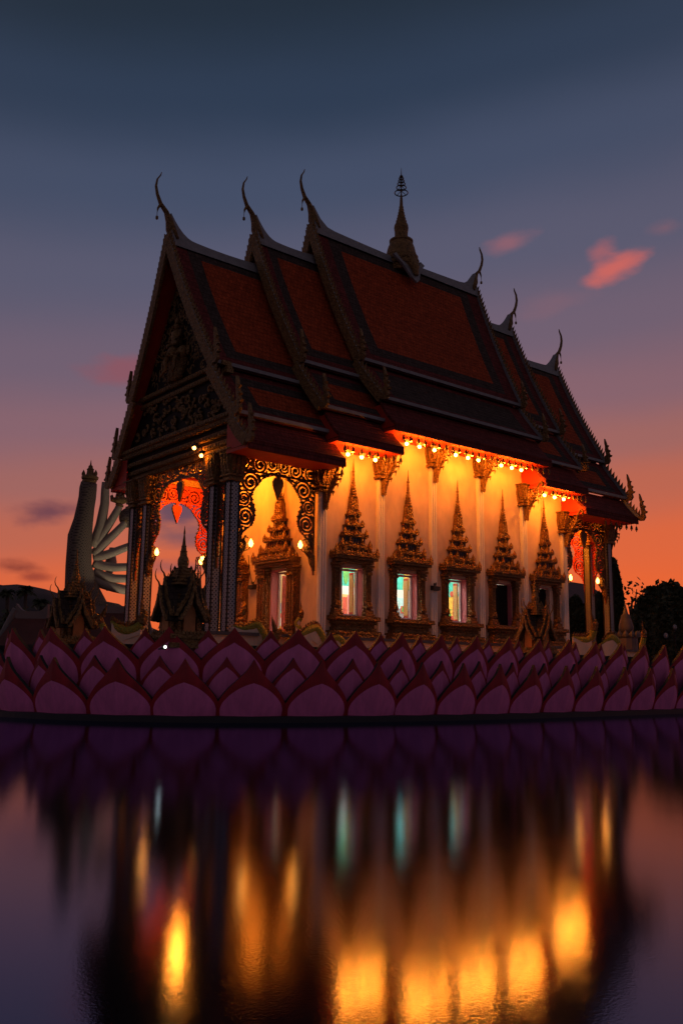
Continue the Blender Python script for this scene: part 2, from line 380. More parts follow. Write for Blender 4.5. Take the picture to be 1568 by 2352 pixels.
h.add(hv, hf); tag(h.build('hill', 'hill', smooth=True), kind='structure')

# ------------------------------------------------------------------ the temple hall
T = thing('temple_hall', 'ornate golden temple hall with steep tiered red tile roofs standing on the pink lotus platform', 'temple')
def part(mb, name, mats, loc=(0, 0, 0), rotz=0, parent=None, smooth=False): return mb.build(name, mats, parent or T, loc, rotz, smooth)

# plinth
b = MB()
for z0, z1, o_, mi in ((DECK, -.42, 1.15, 0), (-.42, -.10, .85, 0), (-.10, 0.0, 1.0, 1)):
    b.box(-4.3 - o_ * .4, LEN + 4.3 + o_ * .4, -o_, WID + o_, z0, z1, mi)
part(b, 'plinth', ['plaster', 'ledge'])

# walls with real openings
WX = [1.35 + i * BAY for i in range(5)]
b = MB()
WT = .42
def wall_bay(x0, x1, ztop, hole):
    if hole:
        c = (x0 + x1) / 2
        b.box(x0, c - .58, 0, WT, 0, ztop); b.box(c + .58, x1, 0, WT, 0, ztop)
        b.box(c - .58, c + .58, 0, WT, 0, .76); b.box(c - .58, c + .58, 0, WT, 2.5, ztop)
    else: b.box(x0, x1, 0, WT, 0, ztop)
for i in range(5): wall_bay(i * BAY + (.0 if i else WT), (i + 1) * BAY - (0 if i < 4 else WT), 7.05 if i in (0, 4) else 7.9, True)
for i in range(5): b.box(i * BAY + (0 if i else WT), (i + 1) * BAY - (0 if i < 4 else WT), WID - WT, WID, 0, 7.05 if i in (0, 4) else 7.9)
DOORS = (2.3, 5.55)
for xx0, xx1 in ((0, WT), (LEN - WT, LEN)):
    ys = [0, DOORS[0] - .64, DOORS[0] + .64, DOORS[1] - .64, DOORS[1] + .64, WID]
    for k in (0, 2, 4): b.box(xx0, xx1, ys[k], ys[k + 1], 0, 6.9)
    for k in (1, 3): b.box(xx0, xx1, ys[k], ys[k + 1], 2.5, 6.9)
    b.prism([(0, 6.9), (WID, 6.9), (WID - 1.2, 8.3), (YC, 12.4), (1.2, 8.3)], lambda u, v, w_: (w_, u, v), xx0 + .01, xx1 - .01)
part(b, 'wall', 'plaster')

# interior
b = MB(); b.box(WT, LEN - WT, WT, WID - WT, -.02, .06); part(b, 'interior_floor', 'rust')
b = MB(); b.box(WT, LEN - WT, WT, WID - WT, 6.5, 6.6); part(b, 'interior_ceiling', 'white')
b = MB(); b.box(WT + .01, LEN - WT - .01, WID - WT - .06, WID - WT - .004, .06, 6.49); b.box(LEN - WT - .06, LEN - WT - .004, WT + .01, WID - WT - .07, .06, 6.49)
part(b, 'interior_wall', 'white')
def mural(x0, x1, y, z0, z1, bands, shapes):
    """flat painted panel on the inside of the far wall; shapes are flat painted figures"""
    m = MB(); names = []
    def idx(n):
        if n not in names: names.append(n)
        return names.index(n)
    for (a, c, n) in bands: m.box(x0, x1, y - .012, y, a, c, idx(n))
    for k, (n, pts) in enumerate(shapes):
        m.prism([(x0 + u * (x1 - x0), z0 + v * (z1 - z0)) for u, v in pts], lambda u, v, w_: (u, w_, v), y - .018 - .003 * k, y - .013, idx(n))
    return part(m, 'mural', names)
YM = WID - WT - .07
def blob(cx, cy, rx, ry, n=14, ph=0): return [(cx + rx * math.cos(2 * math.pi * k / n + ph), cy + ry * math.sin(2 * math.pi * k / n + ph)) for k in range(n)]
mural(5.4, 8.3, YM, 1.0, 4.4, [(1.0, 2.25, 'mural_gold'), (2.25, 2.62, 'white'), (2.62, 4.4, 'mural_teal')],
      [('mural_red', [(.05, 0), (.2, 0), (.2, .36), (.05, .36)]), ('mural_red', [(.36, 0), (.45, 0), (.45, .33), (.36, .33)]), ('pink', [(.46, 0), (.52, 0), (.52, .36), (.46, .36)]), ('mural_yellow', [(.58, .47), (.76, .47), (.72, .80), (.62, .8)]), ('mural_yellow', blob(.67, .86, .05, .06)), ('mural_yellow', [(.1, .5), (.28, .5), (.24, .8), (.14, .8)]), ('mural_green', blob(.42, .7, .06, .2)), ('mural_red', [(.6, .02), (.66, .05), (.64, .2), (.6, .3)])])
mural(8.9, 11.9, YM, 1.0, 4.4, [(1.0, 2.3, 'mural_blue'), (2.3, 2.66, 'white'), (2.66, 4.4, 'mural_teal')],
      [('mural_grey', blob(.42, .16, .12, .10)), ('mural_grey', [(.33, .0), (.38, .0), (.38, .12), (.33, .12)]), ('mural_grey', [(.46, .0), (.51, .0), (.51, .12), (.46, .12)]), ('mural_grey', blob(.29, .17, .05, .07)), ('mural_red', [(.35, .17), (.5, .17), (.49, .27), (.36, .27)]), ('mural_green', [(.37, .19), (.48, .19), (.47, .26), (.38, .26)]), ('white', blob(.2, .31, .1, .02)), ('white', blob(.6, .34, .12, .02)), ('mural_yellow', [(.4, .5), (.55, .5), (.52, .8), (.43, .8)]), ('mural_yellow', [(.75, .5), (.88, .5), (.86, .8), (.77, .8)]), ('mural_green', blob(.2, .85, .15, .12)), ('mural_blue', blob(.65, .6, .05, .08))])
m = MB()
for k, (z0, z1, n) in enumerate(((.9, 1.9, 1), (1.9, 2.5, 2), (2.5, 4.4, 0))): m.box(LEN - WT - .075, LEN - WT - .063, 3.4, YM - .02, z0, z1, n)
rr = random.Random(5)
for k in range(26):
    y_ = rr.uniform(3.6, 6.3); z_ = rr.uniform(.95, 1.9) if k < 18 else rr.uniform(2.4, 3.6); s_ = rr.uniform(.05, .14)
    m.prism(blob(y_, z_, s_, s_ * 1.2, 9), lambda u, v, w_: (w_, u, v), LEN - WT - .08 - .0025 * k, LEN - WT - .076, 3 + k % 3)
part(m, 'mural', ['mural_teal', 'mural_green', 'mural_yellow', 'white', 'mural_yellow', 'mural_red'])
mural(2.2, 4.6, YM, .1, 3.6, [(.1, .7, 'mural_yellow'), (.7, 3.6, 'mural_gold')],
      [('white', blob(.35, .22, .10, .05)), ('mural_teal', blob(.45, .34, .08, .05)), ('mural_grey', blob(.36, .40, .06, .05)), ('white', blob(.5, .27, .06, .05)), ('mural_red', blob(.4, .30, .05, .03)), ('mural_blue', blob(.62, .35, .07, .06)), ('white', [(.2, .03), (.8, .03), (.8, .1), (.2, .1)])])

# flame leaf rows ------------------------------------------------------------
def leaf_row(mb, x0, x1, y, z, h, step, mi, d=.06):
    n = max(2, int(round((x1 - x0) / step)))
    for i in range(n): mb.leaf((x0 + (i + .5) * (x1 - x0) / n, y, z), (x1 - x0) / n * .8, d, h * (1.0 + .25 * (i % 2)), mi)
def tier_box(mb, hw, d, z0, z1, leafh, mi=0):
    mb.box(-hw, hw, -d, 0, z0, z1, mi); mb.box(-hw - .03, hw + .03, -d - .03, 0, z1 - .05, z1 - .004, mi)
    leaf_row(mb, -hw, hw, -d + .02, z1, leafh, .13, mi)
    for sx in (-1, 1):
        for k in range(max(1, int(d / .13))): mb.leaf((sx * (hw - .02), -d + .08 + k * .13, z1), .06, .1, leafh, mi)
        mb.leaf((sx * (hw - .02), -d + .03, z1), .12, .12, leafh * 2.1, mi)
def gablet(mb, cx, y, z, w_, h_, mi):
    mb.prism([(cx - w_ / 2, z), (cx + w_ / 2, z), (cx + w_ * .25, z + h_ * .5), (cx, z + h_), (cx - w_ * .25, z + h_ * .5)], lambda u, v, q: (u, q, v), y - .06, y + .06, mi)
    mb.leaf((cx, y, z + h_ * .9), .05, .05, h_ * .5, mi)

def spire_pediment(mb, z, k=1.0, dk=1.0):
    """stepped crown over an opening, z = underside of its lowest tier"""
    tiers = [(.96, .40, .00, .15, .17), (.66, .34, .34, .44, .15), (.52, .30, .78, .87, .13), (.37, .25, 1.16, 1.24, .11), (.26, .2, 1.54, 1.64, .08)]
    for i, (hw, d, a, c, lh) in enumerate(tiers):
        tier_box(mb, hw * k, d * dk, z + a, z + c, lh)
        if i < len(tiers) - 1:
            nx = tiers[i + 1]
            mb.box(-nx[0] * k * .86, nx[0] * k * .86, -nx[1] * dk * .86, 0, z + c, z + nx[2], 1)
            for q in range(7):
                xq = (-1 + 2 * (q + .5) / 7) * nx[0] * k * .8; mb.box(xq - .012, xq + .012, -nx[1] * dk * .86 - .02, -.01, z + c, z + nx[2] - .002, 0)
            for cx in (-.45, 0, .45) if i == 0 else ((-.3, .3) if i == 1 else (0,)):
                gablet(mb, cx * hw * k * 1.4, -d * dk + .02, z + c, .22 * k, .25, 0)
    y = -.11 * dk
    mb.frustum(0, y, z + 1.66, z + 1.78, .22 * k, .11, .19 * k, .10, 0)
    mb.frustum(0, y, z + 1.78, z + 2.26, .19 * k, .10, .14 * k, .09, 0)
    for sx in (-.1, 0, .1): mb.leaf((sx * k, y - .1, z + 1.8), .07, .04, .42, 0)
    prof = []
    zz = z + 2.26; r = .15
    for q in range(6): prof += [(r, zz), (r, zz + .05), (r * .62, zz + .07), (r * .62, zz + .10)]; zz += .10; r *= .86
    prof += [(.055, zz), (.04, zz + .3), (.055, zz + .32), (.055, zz + .36), (.035, zz + .38), (.006, z + 3.67)]
    mb.lathe(0, y, prof, 8)

def pillar(mb, x0, x1, d, z0, z1):
    c = (x0 + x1) / 2; hw = (x1 - x0) / 2
    mb.box(x0, x1, -d * .7, 0, z0, z1)
    n = 3
    for k in range(n):
        xx = x0 + (k + .5) * (x1 - x0) / n; mb.box(xx - hw * .22, xx + hw * .22, -d, -d * .7 + .002, z0 + .001, z1 - .001)
    for za, zb, o in ((z0, z0 + .1, .09), (z0 + .1, z0 + .24, .05), (z0 + .3, z0 + .36, .03), (z1 - .3, z1 - .24, .025), (z1 - .2, z1 - .12, .04), (z1 - .1, z1 - .005, .08)):
        mb.box(x0 - o, x1 + o, -d - o, -.003, za + .002, zb)
    leaf_row(mb, x0, x1, -d - .03, z0 + .36, .16, .1, 0); leaf_row(mb, x0, x1, -d - .04, z1 - .36, .12, .1, 0)

def make_window():
    b = MB(); pillar(b, -.84, -.60, .18, .76, 2.6); pillar(b, .60, .84, .18, .76, 2.6)
    b.box(-.84, .84, -.3, -.002, 2.62, 2.73)
    wdw = part(b, 'window', ['gold'])
    s = MB(); spire_pediment(s, 2.74); s.build('spire_pediment', ['gold', 'blue_glass'], wdw)
    s = MB()
    for z0, z1, hw, d in ((.0, .12, 1.16, .5), (.12, .24, 1.08, .46), (.24, .36, .92, .36), (.36, .48, .86, .32), (.48, .6, .94, .38), (.6, .755, 1.04, .46)):
        s.box(-hw, hw, -d, -.001, z0 + .001, z1); leaf_row(s, -hw, hw, -d - .012, z0 + .02, .07, .09, 0, .03)
    s.build('sill', 'gold', wdw)
    s = MB(); s.box(-.579, -.55, .002, .26, .762, 2.498); s.box(.55, .579, .002, .26, .762, 2.498); s.box(-.55, .55, .002, .26, 2.47, 2.498); s.box(-.55, .55, .002, .26, .762, .79)
    s.build('jamb', 'pink', wdw)
    return wdw
win = make_window()
wins = [win]
win.location = (WX[0], 0, 0)
for i in range(1, 5): wins.append(dup(win, T, (WX[i], 0, 0)))
for i in range(3):
    s = MB()
    for a in (-.575, .49): s.box(a, a + .085, .265, .37, .803, 2.457)
    s.box(-.489, .489, .265, .37, 2.38, 2.457); s.box(-.489, .489, .265, .37, .803, .86)
    s.build('frame', 'white', wins[i])
    s = MB(); s.box(.455, .485, .385, .62, .87, 2.37, 0); s.box(.447, .455, .40, .60, .95, 2.27, 1)
    s.build('shutter', ['mural_red', 'mural_gold'], wins[i])
    s = MB(); s.box(-.50, -.46, .385, .9, .87, 2.37, 0); s.build('shutter', ['mural_red'], wins[i])
for i in (3, 4):
    s = MB(); s.box(-.545, -.008, .2, .26, .803, 2.457); s.box(.008, .545, .2, .26, .803, 2.457)
    for a in (-.23, .23): s.box(a - .16, a + .16, .185, .2, .95, 1.55); s.box(a - .16, a + .16, .185, .2, 1.68, 2.3)
    s.build('shutter', 'wood', wins[i])

def make_door():
    b = MB(); pillar(b, -1.16, -.67, .28, 0.0, 2.55); pillar(b, .67, 1.16, .28, 0.0, 2.55); b.box(-1.14, 1.14, -.4, -.002, 2.56, 2.68)
    d = part(b, 'door', ['gold'])
    s = MB(); spire_pediment(s, 2.69, 1.22, 1.25); s.build('spire_pediment', ['gold', 'blue_glass'], d)
    s = MB(); s.box(-.639, -.6, .002, .3, .005, 2.498); s.box(.6, .639, .002, .3, .005, 2.498); s.box(-.6, .6, .002, .3, 2.45, 2.498); s.build('jamb', 'pink', d)
    s = MB()
    for a in (-.63, .54): s.box(a, a + .09, .31, .40, .005, 2.44)
    s.box(-.54, .54, .31, .40, 2.36, 2.44); s.build('frame', 'white', d)
    s = MB(); s.box(-.54, -.49, .43, .9, .06, 2.33, 0); s.box(.49, .53, .43, .58, .06, 2.33, 0); s.build('door_leaf', ['mural_red'], d)
    s = MB(); s.box(-.75, .75, -.7, -.42, DECK, -.3, 0); s.box(-.75, .75, -.42, -.05, DECK, -.003, 0)
    return d
dr = make_door(); dr.location = (0, DOORS[0], 0); dr.rotation_euler = (0, 0, R(-90))
dup(dr, T, (0, DOORS[1], 0), R(-90))
for yy in DOORS: dup(dr, T, (LEN, yy, 0), R(90))

# pilasters with white flutes, lotus capital and naga bracket -----------------
EAVE = {0: 5.98, 1: 6.84, 2: 7.70, 3: 7.70, 4: 6.84, 5: 5.98}
def lotus_capital(mb, cx, cy, z0, z1, a, mi=0):
    hh = z1 - z0
    mb.frustum(cx, cy, z0, z0 + .07, a * 1.5, a * 1.5, a * 1.5, a * 1.5, mi); mb.frustum(cx, cy, z0 + .07, z0 + .16, a * 1.15, a * 1.15, a * 1.15, a * 1.15, mi); mb.frustum(cx, cy, z0 + .16, z0 + .23, a * 1.45, a * 1.45, a * 1.45, a * 1.45, mi)
    mb.frustum(cx, cy, z0 + .23, z1 - .05, a * 1.0, a * 1.0, a * 1.75, a * 1.75, mi); mb.frustum(cx, cy, z1 - .05, z1, a * 2.0, a * 2.0, a * 2.0, a * 2.0, mi)
    for s in (-1, 0, 1):
        for ax in range(4):
            ca, sa = ((1, 0), (0, 1), (-1, 0), (0, -1))[ax]
            px_, py_ = cx + ca * a * 1.12 + sa * s * a * .85, cy + sa * a * 1.12 + ca * s * a * .85
            mb.leaf((px_, py_, z0 + .25), .13, .13, hh * .72, mi, ca * a * .75, sa * a * .75)
def naga_bracket():
    """swan-necked bracket reaching out from the pilaster (towards -y) up to the eave; z measured from the eave"""
    b = MB()
    b.tube([(0, -.16, -1.65), (0, -.2, -1.35), (0, -.30, -1.0), (0, -.5, -.75), (0, -.66, -.55), (0, -.68, -.35), (0, -.78, -.18), (0, -.92, -.06)], [.02, .06, .10, .12, .1, .07, .06, .08], 8, 0, .7, (1, 0, 0))
    b.tube([(0, -.92, -.06), (0, -1.0, -.14), (0, -1.0, -.26), (0, -.97, -.36)], [.09, .08, .05, .01], 8, 0, .7, (1, 0, 0))
    for k, (y, z, ll) in enumerate(((-.36, -1.05, .25), (-.58, -.82, .28), (-.74, -.66, .26), (-.8, -.5, .2))):
        b.tube([(0, y, z), (0, y - ll * .6, z + .02), (0, y - ll * .5, z - ll * .55)], [.06, .05, .008], 6, 0, .6, (1, 0, 0))
    for k in range(5): b.leaf((0, -.34 - k * .075, -.85 + k * .1), .05, .09, .2, 0, 0, .12)
    b.box(-.05, .05, -.19, -.001, -1.6, -.5)
    return b
brk = naga_bracket()
brk_me = None
for side in (0, 1):
    for i in range(6):
        e = EAVE[i]; x = i * BAY; y = 0 if side == 0 else WID; rz = 0 if side == 0 else R(180)
        b = MB(); top = e - .95
        b.box(-.15, .15, -.10, -.001, .002, top); b.box(-.22, .22, -.14, -.002, .001, .16)
        for sx in (-.105, 0, .105): b.box(sx - .033, sx + .033, -.15, -.10, .16, top - .001)
        p = part(b, 'pilaster', 'white', (x, y, 0), rz)
        b = MB(); lotus_capital(b, 0, -.06, e - 1.0, e - .06, .2); b.build('capital', 'gold', p)
        if brk_me is None: o = brk.build('naga_bracket', 'gold', p, (0, -.15, e), smooth=False); brk_me = o
        else:
            o = brk_me.copy(); COL.objects.link(o); o.parent = p; o.location = (0, -.15, e)

# porch columns ---------------------------------------------------------------
XF = -3.72; XB = LEN + 3.72
def make_column():
    b = MB(); b.box(0, .32, 0, .32, -.25, 5.0)
    for sx in (0, 1):
        for sy in (0, 1): b.box(sx * .32 - .02, sx * .32 + .02, sy * .32 - .02, sy * .32 + .02, -.2, 5.0, 1)
    c = part(b, 'column', ['mosaic', 'wood'])
    s = MB(); lotus_capital(s, .16, .16, 4.9, 5.94, .2); s.build('capital', 'gold_old', c)
    s = MB()
    for z0, z1, o in ((DECK, -.45, .14), (-.45, -.3, .1), (-.3, -.15, .06)): s.box(-o, .32 + o, -o, .32 + o, z0, z1)
    s.build('base', 'gold_old', c)
    return c
CY = (0.0, 1.0, 5.72, 6.76)
col0 = make_column(); col0.location = (XF, CY[0], 0)
for yy in CY[1:]: dup(col0, T, (XF, yy, 0))
for yy in CY: dup(col0, T, (XB - .32, yy, 0))

for xx, rz in ((XB, R(90)),):
    for yy in (CY[0] + .16, CY[3] + .16):
        o = brk_me.copy(); COL.objects.link(o); o.parent = T; o.location = (xx, yy, 5.98); o.rotation_euler = (0, 0, rz); o.name = 'naga_bracket'

# carved fretwork arches: solid lattice cut by scrolls ------------------------
HALF = [(2.1, .03), (2.5, .10), (2.9, .13), (3.2, .22), (3.4, .42), (3.55, .62), (3.8, .72), (4.1, .72), (4.3, .62), (4.5, .58), (4.75, .66), (4.95, .84), (5.15, 1.0), (5.26, 1.2), (5.34, 1.45), (5.38, 3.0), (6.05, 3.0)]
def half_at(z):
    for (z0, d0), (z1, d1) in zip(HALF, HALF[1:]):
        if z0 <= z <= z1: return d0 + (d1 - d0) * (z - z0) / (z1 - z0)
    return 0
SPIR = [(.36, 3.82, .34), (.28, 4.42, .27), (.52, 4.98, .36), (.24, 5.62, .3), (.88, 5.62, .33), (1.38, 5.70, .28), (.12, 3.2, .16), (.18, 2.8, .1), (1.75, 5.72, .22)]
def fret(width, name, zoff=0.0, cell=.03, kx=1.0):
    b = MB(); z = 2.1
    while z < 6.04:
        run = None; u = 0.0
        hw = half_at(z + cell / 2) * kx
        cols = int(width / cell)
        for c in range(cols + 1):
            u = (c + .5) * cell; dd = min(u, width - u) / kx
            ins = c < cols and dd < hw / kx
            on = False
            if ins:
                edge = hw / kx - dd; zz = z + cell / 2
                on = edge < .05 or zz > 5.95 or dd < .05
                if not on and zz > 5.34: on = zz < 5.40
                if not on:
                    best = 9
                    for sx, sz, sr in SPIR:
                        dx, dz = dd - sx, zz - sz; r = math.hypot(dx, dz)
                        if r < sr:
                            a = math.atan2(dz, dx) / (2 * math.pi); q = (r / sr * 2.6 + a) % 1.0
                            on = q > .46 or r < .05; break
                    else:
                        on = (math.sin(dd * 31 + zz * 17) + math.sin(dd * 13 - zz * 37 + 1.3)) > -.25
            if on and run is None: run = c
            if not on and run is not None:
                b.box(run * cell, c * cell, -.04, .02, z, z + cell - .0005, 0); b.box(run * cell + .002, c * cell - .002, .021, .045, z + .001, z + cell - .001, 1); run = None
        z += cell
    # the fringe of flame leaves on the inner edge
    zz = 2.5
    while zz < 5.3:
        d = half_at(zz) * kx
        for uu, sg in ((d, 1), (width - d, -1)): b.prism([(uu - .01 * sg, zz), (uu + .06 * sg, zz + .03), (uu - .01 * sg, zz + .09)], lambda u, v, w_: (u, w_, v), -.03, .03, 0)
        zz += .17
    return b
def pendant():
    b = MB(); pr = [(0, 4.5), (.1, 4.75), (.2, 4.98), (.22, 5.12), (.16, 5.24), (.06, 5.22), (.08, 5.34), (-.08, 5.34), (-.06, 5.22), (-.16, 5.24), (-.22, 5.12), (-.2, 4.98), (-.1, 4.75)]
    b.prism(pr, lambda u, v, w_: (u, w_, v), -.07, .0, 0); b.prism([(u * .9, v + .02 * (5 - v)) for u, v in pr], lambda u, v, w_: (u, w_, v), .001, .03, 1)
    return b
SIDEW = -.16 - (XF + .34)
def place_fret(width, items, kx=1.0):
    b = fret(width, 'f', kx=kx); first = None
    for loc, rz in items:
        if first is None:
            first = part(b, 'fretwork_arch', ['fret', 'red'], loc, rz)
            if width > 1.5:
                o = pendant().build('pendant', ['fret', 'red'], first, (width / 2, 0, .02))
        else: dup(first, T, loc, rz)
place_fret(SIDEW, [((XF + .33, .16, 0), 0), ((-.17, WID - .16, 0), R(180)), ((LEN + .17, .16, 0), 0), ((XB - .33, WID - .16, 0), R(180))])
FRW = CY[2] - (CY[1] + .32) - .02
place_fret(FRW, [((XF + .16, CY[2] - .01, .16), R(-90)), ((XB - .16, CY[1] + .33, .16), R(90))], kx=1.0)
NW = CY[1] - .34
for (ya) in (CY[1] - .01, CY[3] - .01):
    pass
place_fret(NW, [((XF + .16, CY[1] - .01, 0), R(-90)), ((XF + .16, CY[3] - .02, 0), R(-90)), ((XB - .16, .33, 0), R(90)), ((XB - .16, CY[2] + .34, 0), R(90))], kx=.42)

# entablature over the porch columns and porch ceiling
def entab(x_out, sgn):
    b = MB()
    for z0, z1, o, mi in ((5.95, 6.15, .0, 0), (6.15, 6.32, .10, 0), (6.32, 6.46, .05, 1), (6.46, 6.62, .18, 0), (6.62, 6.8, .10, 1), (6.8, 6.98, .26, 0), (6.98, 7.14, .32, 0)):
        a, c = sorted((x_out - sgn * .02 + sgn * o, x_out - sgn * .40)); b.box(a, c, -.25 - o * .6, WID + .25 + o * .6, z0 + .001, z1, mi)
        if mi == 0:
            n = 44
            for k in range(n): b.leaf((x_out + sgn * (o + .0), -.2 + (k + .5) * (WID + .4) / n, z0 + .02), .03, .11, .12, 0)
    for y0, y1 in ((-.02, .34), (WID - .34, WID + .02)):
        xx0, xx1 = sorted((x_out - sgn * .41, (0 if sgn < 0 else LEN) + sgn * .02))
        b.box(xx0, xx1, y0, y1, 6.04, 6.3, 0)
    return part(b, 'entablature', ['gold_old', 'wood'])
entab(XF, -1); entab(XB, 1)
b = MB(); b.box(XF + .41, -.02, .35, WID - .35, 6.42, 6.5); part(b, 'porch_ceiling', 'plaster')
b = MB(); b.box(LEN + .02, XB - .41, .35, WID - .35, 6.42, 6.5); part(b, 'porch_ceiling', 'plaster')

# ------------------------------------------------------------------ roofs
def prof_upper(v, za, d1, z1):
    """concave upper slope: v 0 at the ridge, 1 at its lower edge"""
    d = d1 * v; z = za + (z1 - za) * v
    sag = .22 * math.sin(math.pi * v)
    return d - sag * .5, z - sag * .35
def roof_tier(za, z1, z2, ze, xr0, xr1, xe0, xe1, sk0, sk1, ex0, ex1, panel0, panel1, mid_panel=True):
    """za ridge height; z1,z2 the two breaks; ze the eave; xr/xe = x of the ends at ridge and eave; sk = ends of the lowest skirt; ex = exposed gable ends"""
    D1, D2, D3 = 2.95, 4.2, 4.85
    strips = [((0.0, za), (D1, z1 + .12)), ((2.78, z1), (D2, z2 + .12)), ((4.02, z2), (D3, ze))]
    b = MB()
    def xend(d, which): return (xr0 + (xe0 - xr0) * d / D3) if which == 0 else (xr1 + (xe1 - xr1) * d / D3)
    def pt(si, v):
        (d0, z0), (d1, zz1) = strips[si]
        if si == 0: return prof_upper(v, z0, d1, zz1)
        sag = (.05 if si == 1 else .09) * math.sin(math.pi * v)
        return d0 + (d1 - d0) * v, z0 + (zz1 - z0) * v - sag
    TH = .13
    for si in range(3):
        L_ = xr1 - xr0
        m0, m1 = panel0, panel1
        us = [(0, 0), (0, m0 * .55), (0, m0), (1, m1), (1, m1 * .55), (1, 0)]            # (end, inset in metres)
        vb = ((0, .06, .13, .3, .5, .7, .87, .94, 1.0) if si == 0 else (0, .12, .3, .72, .88, 1.0) if si == 1 else (0, .25, .5, .75, 1.0))
        for sg in (-1, 1):
            grid = []
            for v in vb:
                d, z = pt(si, v); row = []
                for e, ins in us:
                    if si == 2: x = (sk0 + ins) if e == 0 else (sk1 - ins)
                    else: x = (xend(d, 0) + ins) if e == 0 else (xend(d, 1) - ins)
                    row.append((x, YC - sg * d, z))
                grid.append(row)
            for i in range(len(vb) - 1):
                for j in range(5):
                    q = [grid[i][j], grid[i][j + 1], grid[i + 1][j + 1], grid[i + 1][j]]
                    vm = (vb[i] + vb[i + 1]) / 2
                    inner = j == 2
                    if si == 0: mi = 0 if (inner and .13 < vm < .87) else (1 if (j in (1, 2, 3) and .06 < vm < .94) else 2)
                    elif si == 1: mi = (0 if (mid_panel and inner and .3 < vm < .72) else (1 if (j in (1, 2, 3) and .12 < vm < .88) else 2))
                    else: mi = 2
                    b.quad(*q, mi)
                    b.quad(*[(p[0], p[1] + sg * .02, p[2] - TH) for p in q][::-1], 3)
            for row, r2 in ((0, 0), (-1, -1)):
                for j in range(5):
                    a, c = grid[row][j], grid[row][j + 1]; b.quad(a, c, (c[0], c[1] + sg * .02, c[2] - TH), (a[0], a[1] + sg * .02, a[2] - TH), 2)
            for j in (0, 5):
                for i in range(len(vb) - 1):
                    a, c = grid[i][j], grid[i + 1][j]; b.quad(a, c, (c[0], c[1] + sg * .02, c[2] - TH), (a[0], a[1] + sg * .02, a[2] - TH), 2)
            if si == 2:
                # closed red soffit box behind the eave and its cheeks
                yo = YC - sg * (D3 - .06); yi = YC - sg * (YC + .001)
                zt = ze - TH - .004; zb = ze - .26
                y0, y1 = sorted((yo, yi)); b.box(sk0 + .01, sk1 - .01, y0, y1, zb, zt - .02, 3)
                b.box(sk0 + .012, sk1 - .012, *sorted((YC - sg * (D3 + .02), YC - sg * (D3 - .05))), ze - .30, ze - .135, 2)
                dd = [pt(2, v) for v in (0, .25, .5, .75, .97)]
                for xx in (sk0 + .012, sk1 - .012):
                    pl = [(xx, YC - sg * d, z - TH - .01) for d, z in dd] + [(xx, yi, ze - .15), (xx, yi, dd[0][1] - TH - .01)]
                    b.poly(pl, 3)
    ob = part(b, 'roof_tier', ['orange_tile', 'black_tile', 'maroon_tile', 'red'])
    # white drip edges along the breaks
    for sg in (-1, 1):
        for (d, z, si) in ((D1 - .02, z1 + .10, 0), (D2 - .02, z2 + .10, 1)):
            xa, xc = (xend(d, 0), xend(d, 1))
            s = MB(); s.box(xa, xc, *sorted((YC - sg * d, YC - sg * (d + .1))), z - .06, z + .06); s.build('drip_edge', 'trim', ob)
    # ridge cap, sagging and sweeping up to the finials
    s = MB(); n = 26; top = []; x0, x1 = xr0, xr1
    for i in range(n + 1):
        t = i / n; x = x0 + (x1 - x0) * t
        z = za + .10 - .12 * math.sin(math.pi * t)
        if ex0: z += .75 * max(0, 1 - (x - x0) / 1.0) ** 2
        if ex1: z += .75 * max(0, 1 - (x1 - x) / 1.0) ** 2
        top.append((x, z))
    for (xa, za_), (xb, zb_) in zip(top, top[1:]):
        s.add([(xa, YC - .10, za_), (xa, YC + .10, za_), (xb, YC + .10, zb_), (xb, YC - .10, zb_), (xa, YC - .26, za - .42), (xa, YC + .26, za - .42), (xb, YC + .26, za - .42), (xb, YC - .26, za - .42)],
              [(0, 1, 2, 3), (0, 3, 7, 4), (1, 5, 6, 2), (0, 4, 5, 1), (3, 2, 6, 7)], 0)
    s.build('ridge_cap', 'trim', ob)
    # gable ends
    for which, ex, dirn in ((0, ex0, -1), (1, ex1, 1)):
        if not ex: continue
        for sg in (-1, 1):
            s = MB()
            for si in range(3):
                if si == 2 and not (which == 0 and sk0 == xe0 or which == 1 and sk1 == xe1): continue
                nn = 30 if si == 0 else 9 if si == 1 else 5
                pts = [pt(si, i / nn) for i in range(nn + 1)]
                for i in range(nn):
                    (da, z_a), (db, z_b) = pts[i], pts[i + 1]
                    tx, tz = db - da, z_b - z_a; ll = math.hypot(tx, tz); nx, nz = -tz / ll, tx / ll
                    xa, xb = xend(da, which), xend(db, which); o = .12; inn = .26
                    P = lambda d, z, x, k: (x, YC - sg * (d + nx * k), z + nz * k)
                    xo = dirn * .12
                    A = [P(da, z_a, xa, o), P(db, z_b, xb, o), P(db, z_b, xb, -inn), P(da, z_a, xa, -inn)]
                    Bk = [(p[0] + xo, p[1], p[2]) for p in A]
                    s.quad(*Bk, 0); s.quad(*A, 1); s.quad(A[0], A[1], Bk[1], Bk[0], 1); s.quad(A[2], A[3], Bk[3], Bk[2], 0); s.quad(A[1], A[2], Bk[2], Bk[1], 0); s.quad(A[3], A[0], Bk[0], Bk[3], 0)
                    # flame tooth
                    m_ = P((da + db) / 2, (z_a + z_b) / 2, (xa + xb) / 2 + xo * .5, o - .01)
                    wv = Vector((0, -sg * tx, tz)).normalized() * (ll * .36); ap = Vector(m_) + Vector((0, -sg * nx * .15, nz * .15 + .16))
                    mm = Vector(m_); e_ = Vector((.05, 0, 0))
                    s.add([mm - wv - e_, mm - wv + e_, mm + wv + e_, mm + wv - e_, ap], [(0, 1, 4), (1, 2, 4), (2, 3, 4), (3, 0, 4), (0, 3, 2, 1)], 0)
